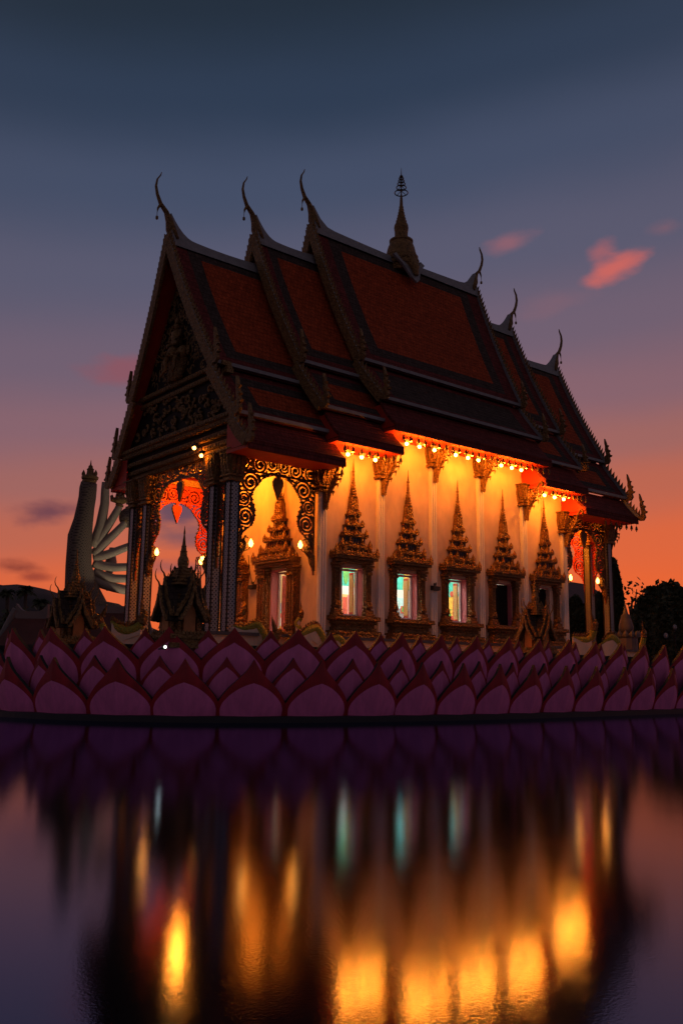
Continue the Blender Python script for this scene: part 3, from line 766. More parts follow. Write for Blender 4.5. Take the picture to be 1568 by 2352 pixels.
            s.build('bargeboard', ['gold_old', 'trim'], ob)
            for si in range(3):
                if si == 2 and not (which == 0 and sk0 == xe0 or which == 1 and sk1 == xe1): continue
                d, z = pt(si, 1.0); x = xend(d, which) + dirn * .06
                hk = MB()
                H = [(-.12, .02), (.05, -.16), (.3, -.17), (.44, 0), (.38, .2), (.5, .22), (.56, .3), (.42, .36), (.36, .5), (.46, .56), (.4, .64), (.3, .66), (.28, .8), (.36, .9), (.24, .92), (.2, 1.08), (.1, 1.32), (.1, 1.05), (.14, .85), (.12, .65), (.18, .45), (.2, .25), (.14, .1), (.05, .1)]
                hk.prism([(u * .8, v * .86) for u, v in H], lambda u, v, w_: (x + w_, YC - sg * (d + u), z + v), -.06, .06, 0)
                hk.build('naga_hook', 'gold_old', ob)
        f = MB(); x0_ = xr0 if which == 0 else xr1; k = dirn
        path = [(.25, -.25), (.05, .2), (-.02, .5), (-.16, .82), (-.4, 1.08), (-.55, 1.42), (-.62, 1.75), (-.58, 2.05), (-.46, 2.26), (-.42, 2.40)]
        f.tube([(x0_ + -u * k * 1.0, YC, za + .1 + v) for u, v in [(q[0], q[1] * .94) for q in path]], [.26, .27, .2, .13, .105, .085, .07, .055, .042, .02], 10, 0, .55, (0, 1, 0))
        f.tube([(x0_ + .40 * k, YC, za + 1.08), (x0_ + .5 * k, YC, za + .9), (x0_ + .52 * k, YC, za + .74)], [.06, .04, .008], 6)
        f.lathe(x0_ + .52 * k, YC, [(.012, za + .76), (.012, za + .6), (.05, za + .58), (.055, za + .48), (.01, za + .44)], 8)
        f.build('finial', 'gold_old', ob, smooth=True)
        gi = MB(); xi0 = xr0 if which == 0 else xr1
        return_x = xi0 - dirn * .75
        ppts = [(sg * (pt(0, v)[0] - .10), pt(0, v)[1] - .2) for sg, vv in ((1, (0.02, .25, .5, .75, 1.0)), (-1, (1.0, .75, .5, .25))) for v in vv]
        gi.prism([(YC + u, v) for u, v in ppts], lambda u, v, w_: (return_x + w_, u, v), -.05, .05, 0)
        gi.build('pediment', 'wood', ob)
    return ob
C_Z = (14.5, 8.9, 6.92, 6.0); B_Z = (15.75, 9.75, 7.8, 6.86); A_Z = (17.15, 10.5, 8.68, 7.72)
main = roof_tier(*A_Z, 2.03, 11.95, 2.35, 11.3, 2.3, 11.25, True, True, 1.3, 1.3, False)
rb = roof_tier(*B_Z, -.78, 2.6, -.45, 2.9, -.3, 2.72, True, False, .85, .3)
rc = roof_tier(*C_Z, -4.5, .2, -3.95, .2, -3.95, 0.02, True, False, 1.15, .4)
rb2 = roof_tier(*B_Z, 11.2, 14.5, 10.6, 14.1, 10.82, 13.75, False, True, .3, .85)
rc2 = roof_tier(*C_Z, 13.4, 18.1, 13.4, 17.5, 13.52, 17.5, False, True, .4, 1.0)
for o, l in ((main, 'main roof'), (rb, 'second roof'), (rc, 'porch roof')): pass

# pediment of the front porch: carved panel, bands, three-headed elephant and rider
PX = -3.72
b = MB()
b.prism([(YC - 2.7, 9.0), (YC + 2.7, 9.0), (YC + 1.35, 11.6), (YC, 14.1), (YC - 1.35, 11.6)], lambda u, v, w_: (w_, u, v), PX, PX + .2, 1)
b.prism([(YC - 3.95, 7.15), (YC + 3.95, 7.15), (YC + 2.9, 8.65), (YC - 2.9, 8.65)], lambda u, v, w_: (w_, u, v), PX, PX + .2, 1)
rg = random.Random(11)
for k in range(420):        # carved scrollwork
    z = rg.uniform(7.3, 12.8)
    if 8.6 < z < 9.2: continue
    hw = (4.0 - (z - 7.15) * .75) if z < 8.65 else max(.1, 2.7 - (z - 9) * .53)
    y = YC + rg.uniform(-1, 1) * hw * .9; r = rg.uniform(.06, .2); a0 = rg.uniform(0, 6.28); sgn = rg.choice((-1, 1))
    b.tube([(PX - .05, y + r * (1 - t * .13) * math.cos(a0 + sgn * t), z + r * (1 - t * .13) * math.sin(a0 + sgn * t)) for t in [q * .6 for q in range(9)]], [.05] * 7 + [.03, .01], 5, 0)
part(b, 'pediment_panel', ['gold_old', 'wood'])
b = MB()
for z0, z1, o in ((8.62, 8.78, .12), (8.78, 8.9, .05), (8.9, 9.06, .2)):
    hw = 3.25 - (z0 - 8.6) * .5; b.box(PX - o, PX + .15, YC - hw, YC + hw, z0 + .001, z1); n = 36
    for k in range(n): b.leaf((PX - o - .01, YC - hw + (k + .5) * 2 * hw / n, z0 + .02), .03, .1, .13, 0)
part(b, 'frieze', 'gold_old')
b = MB()
for k, (dy, s) in enumerate(((-.42, .8), (.42, .8), (0, 1.0))):
    x = PX - .22 - (.12 if dy == 0 else 0); y = YC + dy; z = 10.05
    b.ball((x, y, z), (.26 * s, .25 * s, .32 * s)); b.tube([(x - .2, y, z - .05), (x - .33, y, z - .35), (x - .32, y, z - .65), (x - .42, y, z - .8)], [.11 * s, .09 * s, .06 * s, .04], 8)
    for q in (-1, 1):
        b.tube([(x - .2, y + q * .1, z - .15), (x - .42, y + q * .16, z - .22), (x - .6, y + q * .17, z - .1)], [.035, .028, .006], 6); b.ball((x + .05, y + q * .3 * s, z + .02), (.05, .16 * s, .22 * s), 10, 6)
b.ball((PX - .15, YC, 9.75), (.3, .55, .55))
for q in (-.35, .35, -.12, .12): b.tube([(PX - .25, YC + q, 9.5), (PX - .27, YC + q, 9.08)], [.12, .1], 8)
part(b, 'elephant_relief', 'gold_old', smooth=True)
b = MB(); x, y = PX - .26, YC
b.tube([(x, y, 10.35), (x, y, 10.6), (x, y, 10.85), (x, y, 11.0)], [.24, .2, .22, .07], 10); b.ball((x - .02, y, 11.12), (.11, .1, .13))
b.lathe(x, y, [(.13, 11.2), (.09, 11.3), (.1, 11.32), (.05, 11.42), (.01, 11.65)], 8)
for q in (-1, 1): b.tube([(x, y + q * .2, 10.88), (x - .1, y + q * .36, 10.66), (x - .2, y + q * .22, 10.5)], [.075, .06, .045], 7); b.tube([(x, y + q * .1, 10.4), (x - .22, y + q * .3, 10.38), (x - .26, y + q * .1, 10.34)], [.11, .09, .06], 7)
part(b, 'rider_relief', 'gold_old', smooth=True)

# spire on the ridge
b = MB(); sx_, sy_ = 7.12, YC
b.lathe(sx_, sy_, [(.72, 16.5), (.74, 16.75), (.80, 16.78), (.80, 16.95), (.74, 17.0), (.77, 17.12), (.77, 17.28), (.70, 17.34), (.66, 17.5), (.60, 17.75), (.50, 18.0), (.54, 18.02), (.54, 18.1), (.48, 18.14), (.30, 18.16), (.30, 18.5), (.33, 18.72), (.31, 18.86), (.24, 19.0), (.25, 19.06), (.2, 19.1), (.21, 19.2), (.17, 19.24), (.18, 19.34), (.145, 19.38), (.15, 19.48), (.12, 19.52), (.125, 19.62), (.10, 19.66), (.105, 19.76), (.08, 19.8), (.06, 20.2), (.03, 20.4), (.025, 21.3), (.006, 21.72)], 20)
for k in range(20):
    a = 2 * math.pi * k / 20; b.leaf((sx_ + .74 * math.cos(a), sy_ + .74 * math.sin(a), 17.0), .12, .12, .2, 0)
sp = part(b, 'roof_spire', 'gold_old', smooth=False)
b = MB()
for r, z in ((.30, 20.46), (.22, 20.72), (.17, 20.9), (.13, 21.05), (.10, 21.18), (.06, 21.28)):
    b.tube([(sx_ + r * math.cos(t), sy_ + r * math.sin(t), z) for t in [2 * math.pi * q / 20 for q in range(21)]], .025, 6)
    for q in range(4): a = q * math.pi / 2; b.tube([(sx_, sy_, z + .1), (sx_ + r * math.cos(a), sy_ + r * math.sin(a), z)], .015, 5)
b.build('tiered_umbrella', 'bronze', sp)
b = MB()
for sg in (-1, 1):
    b.prism([(-.95, 17.0), (-.75, 17.15), (-.55, 16.85), (0, 16.9), (.55, 16.85), (.75, 17.15), (.95, 17.0), (.5, 16.55), (.25, 16.0), (0, 15.75), (-.25, 16.0), (-.5, 16.55)], lambda u, v, w_: (sx_ + u, YC - sg * (.42 + (17.0 - v) * .40 + w_), v), 0, .12, 0)
    b.tube([(sx_, YC - sg * .62, 16.9), (sx_, YC - sg * .9, 16.5), (sx_, YC - sg * 1.0, 16.1)], [.26, .2, .08], 8, 1)
b.build('spire_saddle', ['trim', 'gold_old'], sp)

# ------------------------------------------------------------------ floodlights under the eaves, bells, lanterns
def floodlight(loc, rotz, label, power=52, aim=True):
    t = thing('floodlight', label, 'floodlight', loc, rotz, 'orange floodlights under the eaves')
    b = MB(); b.tube([(0, 0, .2), (0, 0, .06)], .02, 6); b.box(-.12, .12, -.05, .05, .04, .07); b.add([(-.13, -.09, .05), (.13, -.09, .05), (.13, .03, .05), (-.13, .03, .05), (-.11, -.04, -.05), (.11, -.04, -.05), (.11, .06, -.05), (-.11, .06, -.05)], [(0, 1, 2, 3), (0, 4, 5, 1), (1, 5, 6, 2), (2, 6, 7, 3), (3, 7, 4, 0)])
    b.build('housing', 'iron', t)
    b = MB(); b.ball((0, .01, -.09), .066, 10, 8); b.build('bulb', 'bulb_orange' if power > 20 else 'bulb_low', t)
    point_light('lamp_light', t, (0, -.22, -.16), power, LAMP, .06 if power < 100 else .16)
    return t
ORD = ('left one', 'middle one', 'right one'); WN = ('first', 'second', 'third', 'fourth', 'fifth')
FL = [(0, (.45, 1.08, 1.72), 6.84, 'under the lower front eave above the first window'), (1, (3.26, 3.91, 4.7), 7.70, 'under the high eave above the second window'), (2, (5.86, 6.55, 7.15), 7.70, 'under the high eave above the third window'), (3, (8.51, 9.16, 9.76), 7.70, 'under the high eave above the fourth window'), (4, (11.24, 11.92, 12.55), 6.84, 'under the lower rear eave above the fifth window')]
for bi, xs, ze, wh in FL:
    for k, x in enumerate(xs):
        floodlight((x, -.88, ze - .46), 0, 'lit orange floodlight %s, %s of three' % (wh, ORD[k]), 88)
for k, (x, y, z, pw, lb) in enumerate(((-4.15, 1.68, 6.30, 10, 'lit orange floodlight on the front beam of the porch, upper of the pair'), (-4.15, 1.20, 5.95, 6, 'lit orange floodlight on the front beam of the porch, lower of the pair'), (-2.6, 1.9, 6.22, 290, 'lit orange floodlight under the front porch ceiling on its near side'), (-2.2, 5.2, 6.22, 290, 'lit orange floodlight under the front porch ceiling on its far side'), (-1.6, 3.5, 6.22, 260, 'lit orange floodlight under the middle of the front porch ceiling'), (LEN + 2.0, 2.0, 6.22, 420, 'lit orange floodlight under the rear porch ceiling near the hall wall'), (LEN + 2.3, 5.0, 6.22, 420, 'lit orange floodlight under the rear porch ceiling on its far side'))):
    floodlight((x, y, z), R(90), lb, pw)
for k, x in enumerate((1.3, 4.0, 6.6, 9.2, 12.0)):       # the same row along the far side of the hall, seen lighting what stands there
    floodlight((x, WID + .88, (6.84 if k in (0, 4) else 7.7) - .46), R(180), 'orange floodlight under the far side eave of the hall, hidden row number %s' % WN[k], 60)

bell0 = None
def bell(loc, label, group):
    global bell0
    if bell0 is None:
        b = MB(); b.lathe(0, 0, [(.008, .12), (.008, .02), (.03, .01), (.05, -.05), (.06, -.13), (.065, -.16), (.05, -.16)], 10); b.lathe(0, 0, [(.006, -.16), (.03, -.2), (.006, -.25)], 6)
        bell0 = b.build('eave_bell', 'bronze', smooth=True); o = bell0
    else: o = bell0.copy(); COL.objects.link(o)
    o.location = loc; tag(o, label, 'bell', group)
def bells(x0, x1, n, y, z, where):
    for k in range(n): bell((x0 + (x1 - x0) * k / (n - 1), y, z), 'small bronze bell in the row hanging along ' + where, 'bells along ' + where)
EY = YC - 4.80
bells(-.0, 2.6, 8, EY, 6.86 - .42, 'the lower front eave beside the white wall'); bells(2.75, 11.1, 24, EY, 7.72 - .42, 'the high main eave'); bells(11.3, 13.6, 9, EY, 6.86 - .42, 'the lower rear eave'); bells(15.0, 17.4, 7, EY, 6.0 - .42, 'the rear porch eave')
for k in range(4): bell((-3.9 + k * .0, YC + 4.8 - k * .42, 6.0 - .42), 'small bronze bell in the row under the far left corner of the porch roof', 'bells under the left corner of the porch roof')
bell((-.12, EY, 6.0 - .42), 'single bronze bell at the inner end of the front porch eave', 'bell')

lan0 = None
def lantern(loc, rotz, label, power=9):
    """gilded swan bracket with flame shaped lamps; arm reaches out along local +x"""
    global lan0
    if lan0 is None:
        t = thing('wall_lantern', label, 'lantern', loc, rotz, 'gilded swan lanterns')
        b = MB()
        b.tube([(0, 0, -.75), (.08, 0, -.5), (.12, 0, -.25), (.28, 0, -.1), (.36, 0, .05), (.3, 0, .2), (.38, 0, .32), (.5, 0, .26)], [.05, .13, .16, .15, .11, .07, .06, .02], 8, 0, .7, (0, 1, 0))
        for k in range(6): b.leaf((.12 - .01 * k, 0, -.35 + k * .13), .05, .14, .26, 0, .06 + .02 * k)
        b.tube([(.3, 0, -.15), (.5, 0, -.12), (.58, 0, -.02)], .02, 6)
        b.tube([(.1, 0, -.2), (.35, .18, .1), (.42, .2, .22)], .018, 6)
        b.leaf((.2, 0, .1), .06, .06, .5, 0); b.leaf((.06, 0, .05), .06, .06, .6, 0)
        b.build('bracket', 'gold', t)
        b = MB(); b.lathe(.6, 0, [(.03, -.02), (.07, .04), (.08, .1), (.05, .18), (.01, .25)], 10)
        b.build('flame_shade', 'bulb_soft', t, smooth=True)
        point_light('lantern_light', t, (.72, 0, .12), power, LAMP, .06)
        lan0 = t
    else: t = dup(lan0, None, loc, rotz, label)
    return t
lantern((XF + .34, .16, 2.85), 0, 'lit gilded swan lantern on the near corner column of the porch, facing the hall wall')
lantern((-.16, .16, 3.0), R(180), 'lit gilded swan lantern at the hall wall corner beside the front door')
lantern((XF + .16, CY[2] - .02, 2.95), R(-90), 'lit gilded swan lantern on the left columns of the front opening')
lantern((XF + .16, CY[1] + .34, 2.35), R(90), 'lit gilded swan lantern on the right columns of the front opening, lower one')
lantern((XF + .34, WID - .16, 3.0), 0, 'lit gilded swan lantern on the far corner column of the porch')
lantern((-.16, 6.45, 3.1), R(180), 'lit gilded swan lantern at the far wall corner inside the porch')
lantern((LEN + .16, .16, 3.0), 0, 'lit gilded swan lantern at the rear corner of the hall wall')
lantern((XB - .34, .16, 3.0), R(180), 'lit gilded swan lantern on the near column of the rear porch')
lantern((LEN + .16, WID - .16, 3.0), 0, 'lit gilded swan lantern at the far rear corner of the hall')

# interior lamps (lit hall)
for k, x in enumerate((3.2, 6.9, 10.6)):
    t = thing('ceiling_lamp', 'white ceiling lamp inside the hall, %s from the front' % WN[k], 'ceiling lamp', (x, YC, 6.45), 0, 'ceiling lamps inside the hall')
    b = MB(); b.lathe(0, 0, [(.03, .04), (.03, -.3), (.2, -.32), (.22, -.4), (.1, -.5)], 12); b.build('lamp_body', 'white', t)
    point_light('lamp_light', t, (0, 0, -.7), 560, (1.0, .93, .80), .15)

# ------------------------------------------------------------------ lotus platform
LP = thing('lotus_platform', 'round platform ringed with pink and dark red lotus petals rising from the pond', 'platform', (SEC[0], SEC[1], WATER))
def lp(mb, name, mats, **k): return mb.build(name, mats, LP, (-SEC[0] + k.pop('x', 0), -SEC[1] + k.pop('y', 0), -WATER + k.pop('z', 0)), **k)
N = 200
ths = [2 * math.pi * k / N for k in range(N)]
b = MB(); b.poly([(*superell(t, -1.35), DECK) for t in ths]); lp(b, 'deck', 'deck')
b = MB()
for (o0, z0, o1, z1) in ((-.04, WATER - .6, -.04, -2.27), (-.04, -2.27, -.30, -2.26), (-.55, -2.26, -1.1, DECK - .3), (-1.1, DECK - .3, -1.1, DECK + .1), (-1.1, DECK + .1, -1.4, DECK + .1), (-1.4, DECK + .1, -1.4, DECK - .02)):
    for k in range(N):
        t0, t1 = ths[k], ths[(k + 1) % N]; b.quad((*superell(t0, o0), z0), (*superell(t1, o0), z0), (*superell(t1, o1), z1), (*superell(t0, o1), z1))
lp(b, 'base_ring', 'ringblack')
def petal_mesh(w, hgt, belly, curl, top=.64, inn=.42, fat=False):
    """one upright lotus petal, front towards -y: dark red rim, pink face with a centre crease"""
    b = MB(); n = 22
    F = [(0, .98), (.12, 1.0), (.22, .95), (.3, .885), (.4, .78), (.51, .64), (.61, .48), (.71, .32), (.8, .19), (.91, .08), (1, .0)]
    if fat: F = [(0, .86), (.12, .95), (.25, 1.0), (.36, .98), (.48, .88), (.6, .69), (.7, .50), (.78, .34), (.86, .20), (.93, .09), (1, .0)]
    def hw(t):
        for (a, p), (c, q) in zip(F, F[1:]):
            if a <= t <= c: return w / 2 * (p + (q - p) * (t - a) / (c - a))
    def ih(t): return 0 if t >= top else inn * w * (1 - (t / top) ** 1.9) ** .72 * 1.0
    def yy(t, u):
        o = -belly * math.sin(math.pi * min(1, t * .95)) * (1.0) + curl * (-(t ** 3)) + .17 * w * abs(u / (w / 2)) ** 1.08
        return o
    ts = [i / n for i in range(n + 1)]
    def pts(t):
        H = hw(t); I = min(ih(t), H * (.87 if inn < .48 else .80)); us = [-H, -(H + I) / 2 if I else -H * .5, -I, 0, I, (H + I) / 2 if I else H * .5, H]
        return [(u, yy(t, u), t * hgt) for u in us]
    for i in range(n):
        A, B_ = pts(ts[i]), pts(ts[i + 1])
        for j in range(6):
            mi = 1 if j in (2, 3) else 0
            vs_ = []
            for p in (A[j], A[j + 1], B_[j + 1], B_[j]):
                if not vs_ or (Vector(p) - Vector(vs_[-1])).length > 1e-5: vs_.append(p)
            if len(vs_) > 2 and (Vector(vs_[0]) - Vector(vs_[-1])).length < 1e-5: vs_.pop()
            if len(vs_) > 2: b.poly(vs_, mi)
        Ab = [(p[0] * 1.03, p[1] + .09, p[2]) for p in A]; Bb = [(p[0] * 1.03, p[1] + .09, p[2]) for p in B_]
        for j in range(6): b.quad(Ab[j + 1], Ab[j], Bb[j], Bb[j + 1], 2)
        b.quad(A[0], B_[0], Bb[0], Ab[0], 2); b.quad(B_[6], A[6], Ab[6], Bb[6], 2)
    return b
# arc positions of the front row, counted along the rim
TH = np.linspace(0, 2 * np.pi, 8001); PT = np.array([superell(t) for t in TH]); AL = np.concatenate([[0], np.cumsum(np.linalg.norm(np.diff(PT, axis=0), axis=1))])
SHOW = [49.55, 51.25, 52.95, 54.642, 56.398, 58.044, 59.70, 61.405, 62.978, 64.339, 65.737, 67.103, 68.481, 69.978, 71.472, 72.977, 74.412, 75.821, 77.25, 78.7, 80.15]
per = float(AL[-1])
n_rest = 44
rest0, rest1 = SHOW[-1], SHOW[0] + per
RESTP = [rest0 + (rest1 - rest0) * (k + 1) / n_rest for k in range(n_rest - 1)]
def at_arc(L_, off, ):
    L_ = L_ % per; t = float(np.interp(L_, AL, TH)); x, y = superell(t, off); x2, y2 = superell(t + .002, off); x1, y1 = superell(t - .002, off)
    a = math.atan2(y2 - y1, x2 - x1)
    return x, y, a           # petal local +x along the rim (counter-clockwise) keeps -y outwards
ROWS = [  # step offset, width factor, base z, tip z, setback, belly, curl, lean
    (0.0, 1.06, -2.28, -.88, -.10, .16, .10, .05, .585, .465), (0.5, .74, -2.24, -.82, -.42, .14, .10, .06, .80, .50), (0.5, 1.13, -1.75, -.08, -.72, .16, .12, .06, .75, .50), (1.0, .80, -1.6, -.12, -.98, .14, .1, .05, .84, .50)]
mesh_cache = {}
def petal_at(L_, spacing, row, into=None):
    st, wf, zb, zt, sb, be, cu, le, tp, inn = ROWS[row]
    x, y, a = at_arc(L_, sb); key = row
    if key not in mesh_cache:
        tmp = petal_mesh(1.5 * wf, zt - zb, be, cu, tp, inn, row > 0).build('petal', ['petal_red', 'petal_pink', 'petal_edge']); mesh_cache[key] = tmp.data; bpy.data.objects.remove(tmp)
    if into is not None:
        me = mesh_cache[key]; ca, sa = math.cos(a), math.sin(a); k = spacing / 1.5
        into.add([(x + v.co.x * k * ca - v.co.y * sa, y + v.co.x * k * sa + v.co.y * ca, zb + v.co.z) for v in me.vertices], [], 0)
        o = len(into.v) - len(me.vertices)
        for p in me.polygons: into.f.append([o + i for i in p.vertices]); into.m.append(p.material_index)
        return
    o = bpy.data.objects.new('petal', mesh_cache[key]); COL.objects.link(o); o.parent = LP
    jit = petal_rng.uniform(-.5, .5)
    o.location = (x - SEC[0], y - SEC[1], zb - WATER); o.rotation_euler = (R(1.0 * jit) + le, 0, a + R(1.2) * petal_rng.uniform(-1, 1)); o.scale = (spacing / 1.5, 1, 1 + .012 * jit)
petal_rng = random.Random(2)
for i in range(len(SHOW)):
    L0 = SHOW[i]; spn = (SHOW[i + 1] - L0) if i < len(SHOW) - 1 else 1.45
    spm = (L0 - SHOW[i - 1]) if i else 1.7
    petal_at(L0, (spn + spm) / 2, 0); petal_at(L0, (spn + spm) / 2, 3)
    petal_at(L0 + spn / 2, spn, 1); petal_at(L0 + spn / 2, spn, 2)
rest = MB(); sr = (rest1 - rest0) / n_rest
for L0 in RESTP:
    for row in range(4): petal_at(L0 + (sr / 2 if row in (1, 2) else 0), sr, row, rest)
tag(lp(rest, 'far_petal_ring', ['petal_red', 'petal_pink', 'petal_edge']), kind='stuff')

# small white spotlight between the petals
x, y, a = at_arc(60.2, -1.3)
t = thing('spotlight', 'small bright white spotlight shining out between the petal tips', 'spotlight', tuple(pix(380, 1486, 21.2)))
b = MB(); b.tube([(.10, .5, -.04), (.04, .2, -.02), (0, .02, 0)], .02, 6); b.lathe(0, .05, [(.05, -.06), (.06, 0), (.05, .05)], 10); b.build('housing', 'iron', t)
b = MB(); b.ball((-.03, -.05, 0), .036, 10, 8); b.build('bulb', 'bulb_white', t)
point_light('lamp_light', t, (-.08, -.14, .0), .12, (.9, 1, .7), .03)

# ------------------------------------------------------------------ boundary shrines
def chofa(mb, x, y, z, dx, dy, s, mi=0):
    P = [(0, 0), (.10, .3), (.28, .5), (.36, .75), (.34, 1.0), (.26, 1.18)]
    mb.tube([(x + dx * u * s, y + dy * u * s, z + v * s) for u, v in P], [.1 * s, .075 * s, .06 * s, .05 * s, .035 * s, .008], 6, mi, .7, (dy, dx, .01))
def make_shrine(loc, label):
    t = thing('boundary_shrine', label, 'shrine', loc, 0, 'small shrines on the lotus platform')
    b = MB()
    for z0, z1, a in ((0, .14, .62), (.14, .26, .54), (.26, .38, .58)): b.box(-a, a, -a, a, z0, z1); 
    leaf_n = 9
    for k in range(leaf_n):
        q = -.5 + (k + .5) / leaf_n
        for s in (-1, 1): b.leaf((q, s * .56, .38), .08, .05, .12, 0); b.leaf((s * .56, q, .38), .05, .08, .12, 0)
    b.build('base', 'gold_old', t)
    b = MB()
    for sx in (-1, 1):
        for sy in (-1, 1):
            for k in (.40, .28): b.box(sx * k - .05, sx * k + .05, sy * (.68 - k) - .05, sy * (.68 - k) + .05, .38, 1.1 + (.4 - k))
    b.box(-.2, .2, -.2, .2, .38, 1.5, 0)
    b.build('pillar_cluster', 'gold', t)
    b = MB()
    for ax in range(4):
        ca, sa = ((1, 0), (0, 1), (-1, 0), (0, -1))[ax]
        f = lambda u, v, w_: (ca * w_ - sa * u, sa * w_ + ca * u, v)
        b.prism([(-.17, .4), (.17, .4), (.17, .95), (.12, 1.15), (0, 1.42), (-.12, 1.15), (-.17, .95)], f, .2, .47)
    b.build('niche_panel', 'orange_niche', t)
    r = MB(); g2 = MB()
    for ax in range(4):
        ca, sa = ((1, 0), (0, 1), (-1, 0), (0, -1))[ax]
        f = lambda u, v, w_: (ca * w_ - sa * u, sa * w_ + ca * u, v)
        for (wo, hw, ze, za) in ((.64, .40, .74, 1.72), (.50, .46, .86, 1.98)):
            for s in (-1, 1):
                P = [(s * .0, za), (s * hw * .34, za - (za - ze) * .5), (s * hw, ze), (s * (hw - .07), ze - .02), (s * (hw * .34 - .07), za - (za - ze) * .54), (0, za - .13)]
                r.prism(P, f, .0, wo, 0)
                g2.prism([(u * 1.04, v + .015) for u, v in P], f, wo, wo + .05, 0)
                p = f(s * hw, ze, wo); chofa(g2, *p, -sa * s * .8 + ca * .3, ca * s * .8 + sa * .3, .22)
                for q in range(5):
                    tt = (q + .5) / 5; uu = s * hw * (.34 * tt * 2 if tt < .5 else .34 + .66 * (tt - .5) * 2); vv = za - (za - ze) * tt
                    p = f(uu, vv, wo + .02); g2.leaf(p, .05, .05, .1, 0)
            p = f(0, za - .05, wo + .02); chofa(g2, *p, ca, sa, .42)
    r.build('roof', 'black_tile', t); g2.build('bargeboard', 'gold_old', t)
    s = MB(); z = 1.75
    for hw, hh in ((.36, .1), (.31, .1), (.26, .1), (.215, .1), (.175, .1)):
        s.frustum(0, 0, z, z + hh * .55, hw, hw, hw, hw); s.frustum(0, 0, z + hh * .55, z + hh, hw * .75, hw * .75, hw * .75, hw * .75)
        for k in range(4):
            for sx, sy in ((1, 1), (1, -1), (-1, 1), (-1, -1)): s.leaf((sx * hw * .9, sy * hw * .9, z + hh * .5), .06, .06, .12)
        z += hh
    s.lathe(0, 0, [(.13, z), (.15, z + .1), (.15, z + .22), (.12, z + .3), (.1, z + .33), (.09, z + .45), (.1, z + .47), (.075, z + .49), (.065, z + .6), (.072, z + .62), (.05, z + .64), (.035, z + .8), (.02, z + .95), (.028, z + .98), (.004, z + 1.2)], 10)
    s.build('spire', 'gold_old', t)
    return t
M['orange_niche'] = mat('orange_painted_niche', (.50, .20, .06), .6, 0, .2, 4)
s0 = make_shrine((-7.35, -3.55, DECK), 'dark spired shrine standing in front of the porch, seen between its columns')
for o in [s0] + list(s0.children): pass
s0.scale = (.98, .98, .93)
_q = pix(161, 1537, 28.0)
s1 = dup(s0, None, (_q.x, _q.y, DECK), 0, 'dark spired shrine at the left in front of the many-armed statue')
s2 = dup(s0, None, (7.9, -2.9, DECK), 0, 'small spired shrine standing before the fifth window near the rear porch')

# ------------------------------------------------------------------ naga balustrades
def naga(pts, rad, label, head=True, hdir=(1, 0), rail=None, floor=None):
    t = thing('naga_balustrade', label, 'naga', pts[0], 0, 'green naga serpents along the platform')
    o = Vector(pts[0])
    P = [Vector(p) - o for p in pts]
    # smooth the path
    Q = []
    for i in range(len(P) - 1):
        p0, p1, p2, p3 = P[max(i - 1, 0)], P[i], P[i + 1], P[min(i + 2, len(P) - 1)]
        for k in range(6):
            u = k / 6; Q.append(.5 * ((2 * p1) + (p2 - p0) * u + (2 * p0 - 5 * p1 + 4 * p2 - p3) * u * u + (3 * p1 - p0 - 3 * p2 + p3) * u ** 3))
    Q.append(P[-1])
    n = len(Q); rr_ = [rad * (.25 + .75 * min(1, 3 * i / n)) if i < n / 3 else rad for i in range(n)]
    b = MB(); fl_ = DECK if floor is None else floor
    for q in range(n - 1):
        p_, p2_ = Q[q], Q[q + 1]; dv = Vector((p2_.x - p_.x, p2_.y - p_.y, 0))
        if dv.length < .02: continue
        nv = Vector((-dv.y, dv.x, 0)).normalized() * .08; z0_ = fl_ - o.z; za_, zb_ = p_.z - rr_[q] * .6, p2_.z - rr_[q + 1] * .6
        c_ = [p_ - nv, p_ + nv, p2_ + nv, p2_ - nv]
        b.add([(v.x, v.y, z0_) for v in c_] + [(c_[0].x, c_[0].y, za_), (c_[1].x, c_[1].y, za_), (c_[2].x, c_[2].y, zb_), (c_[3].x, c_[3].y, zb_)], [(0, 1, 2, 3), (4, 5, 6, 7), (0, 1, 5, 4), (1, 2, 6, 5), (2, 3, 7, 6), (3, 0, 4, 7)])
    if b.f: b.build('balustrade_wall', 'plaster', t)
    b = MB(); b.tube(Q, rr_, 10); b.build('serpent_body', 'naga', t, smooth=True)
    b = MB()
    for q in range(2, n - 1, 2): b.leaf(Q[q] + Vector((0, 0, rr_[q] * .8)), rad * .8, rad * .3, rad * 1.3, 0)
    b.build('crest', 'gold', t)
    if head:
        h = Q[-1]; b = MB(); dx, dy = hdir
        b.tube([h, h + Vector((dx * rad, dy * rad, rad * 1.6)), h + Vector((dx * 2.2 * rad, dy * 2.2 * rad, rad * 2.3)), h + Vector((dx * 4 * rad, dy * 4 * rad, rad * 1.7))], [rad, rad * 1.15, rad * .9, rad * .25], 8)
        for k in range(5): b.leaf(h + Vector((dx * rad * (.4 * k - .6), dy * rad * (.4 * k - .6), rad * 2.0)), rad * .6, rad * .4, rad * (4.6 - .6 * k), 0, -dx * rad * 1.2, -dy * rad * 1.2)
        b.build('head', 'gold', t)
    if rail:
        b = MB()
        for (p, q, th) in rail:
            p = Vector(p) - o; q = Vector(q) - o; d = (q - p); nrm = Vector((-d.y, d.x, 0)).normalized() * .06
            b.add([p - nrm, p + nrm, q + nrm, q - nrm, p - nrm + Vector((0, 0, th)), p + nrm + Vector((0, 0, th)), q + nrm + Vector((0, 0, th)), q - nrm + Vector((0, 0, th))], [(0, 1, 2, 3), (4, 5, 6, 7), (0, 1, 5, 4), (1, 2, 6, 5), (2, 3, 7, 6), (3, 0, 4, 7)])
        b.build('railing', 'plaster', t)
    return t
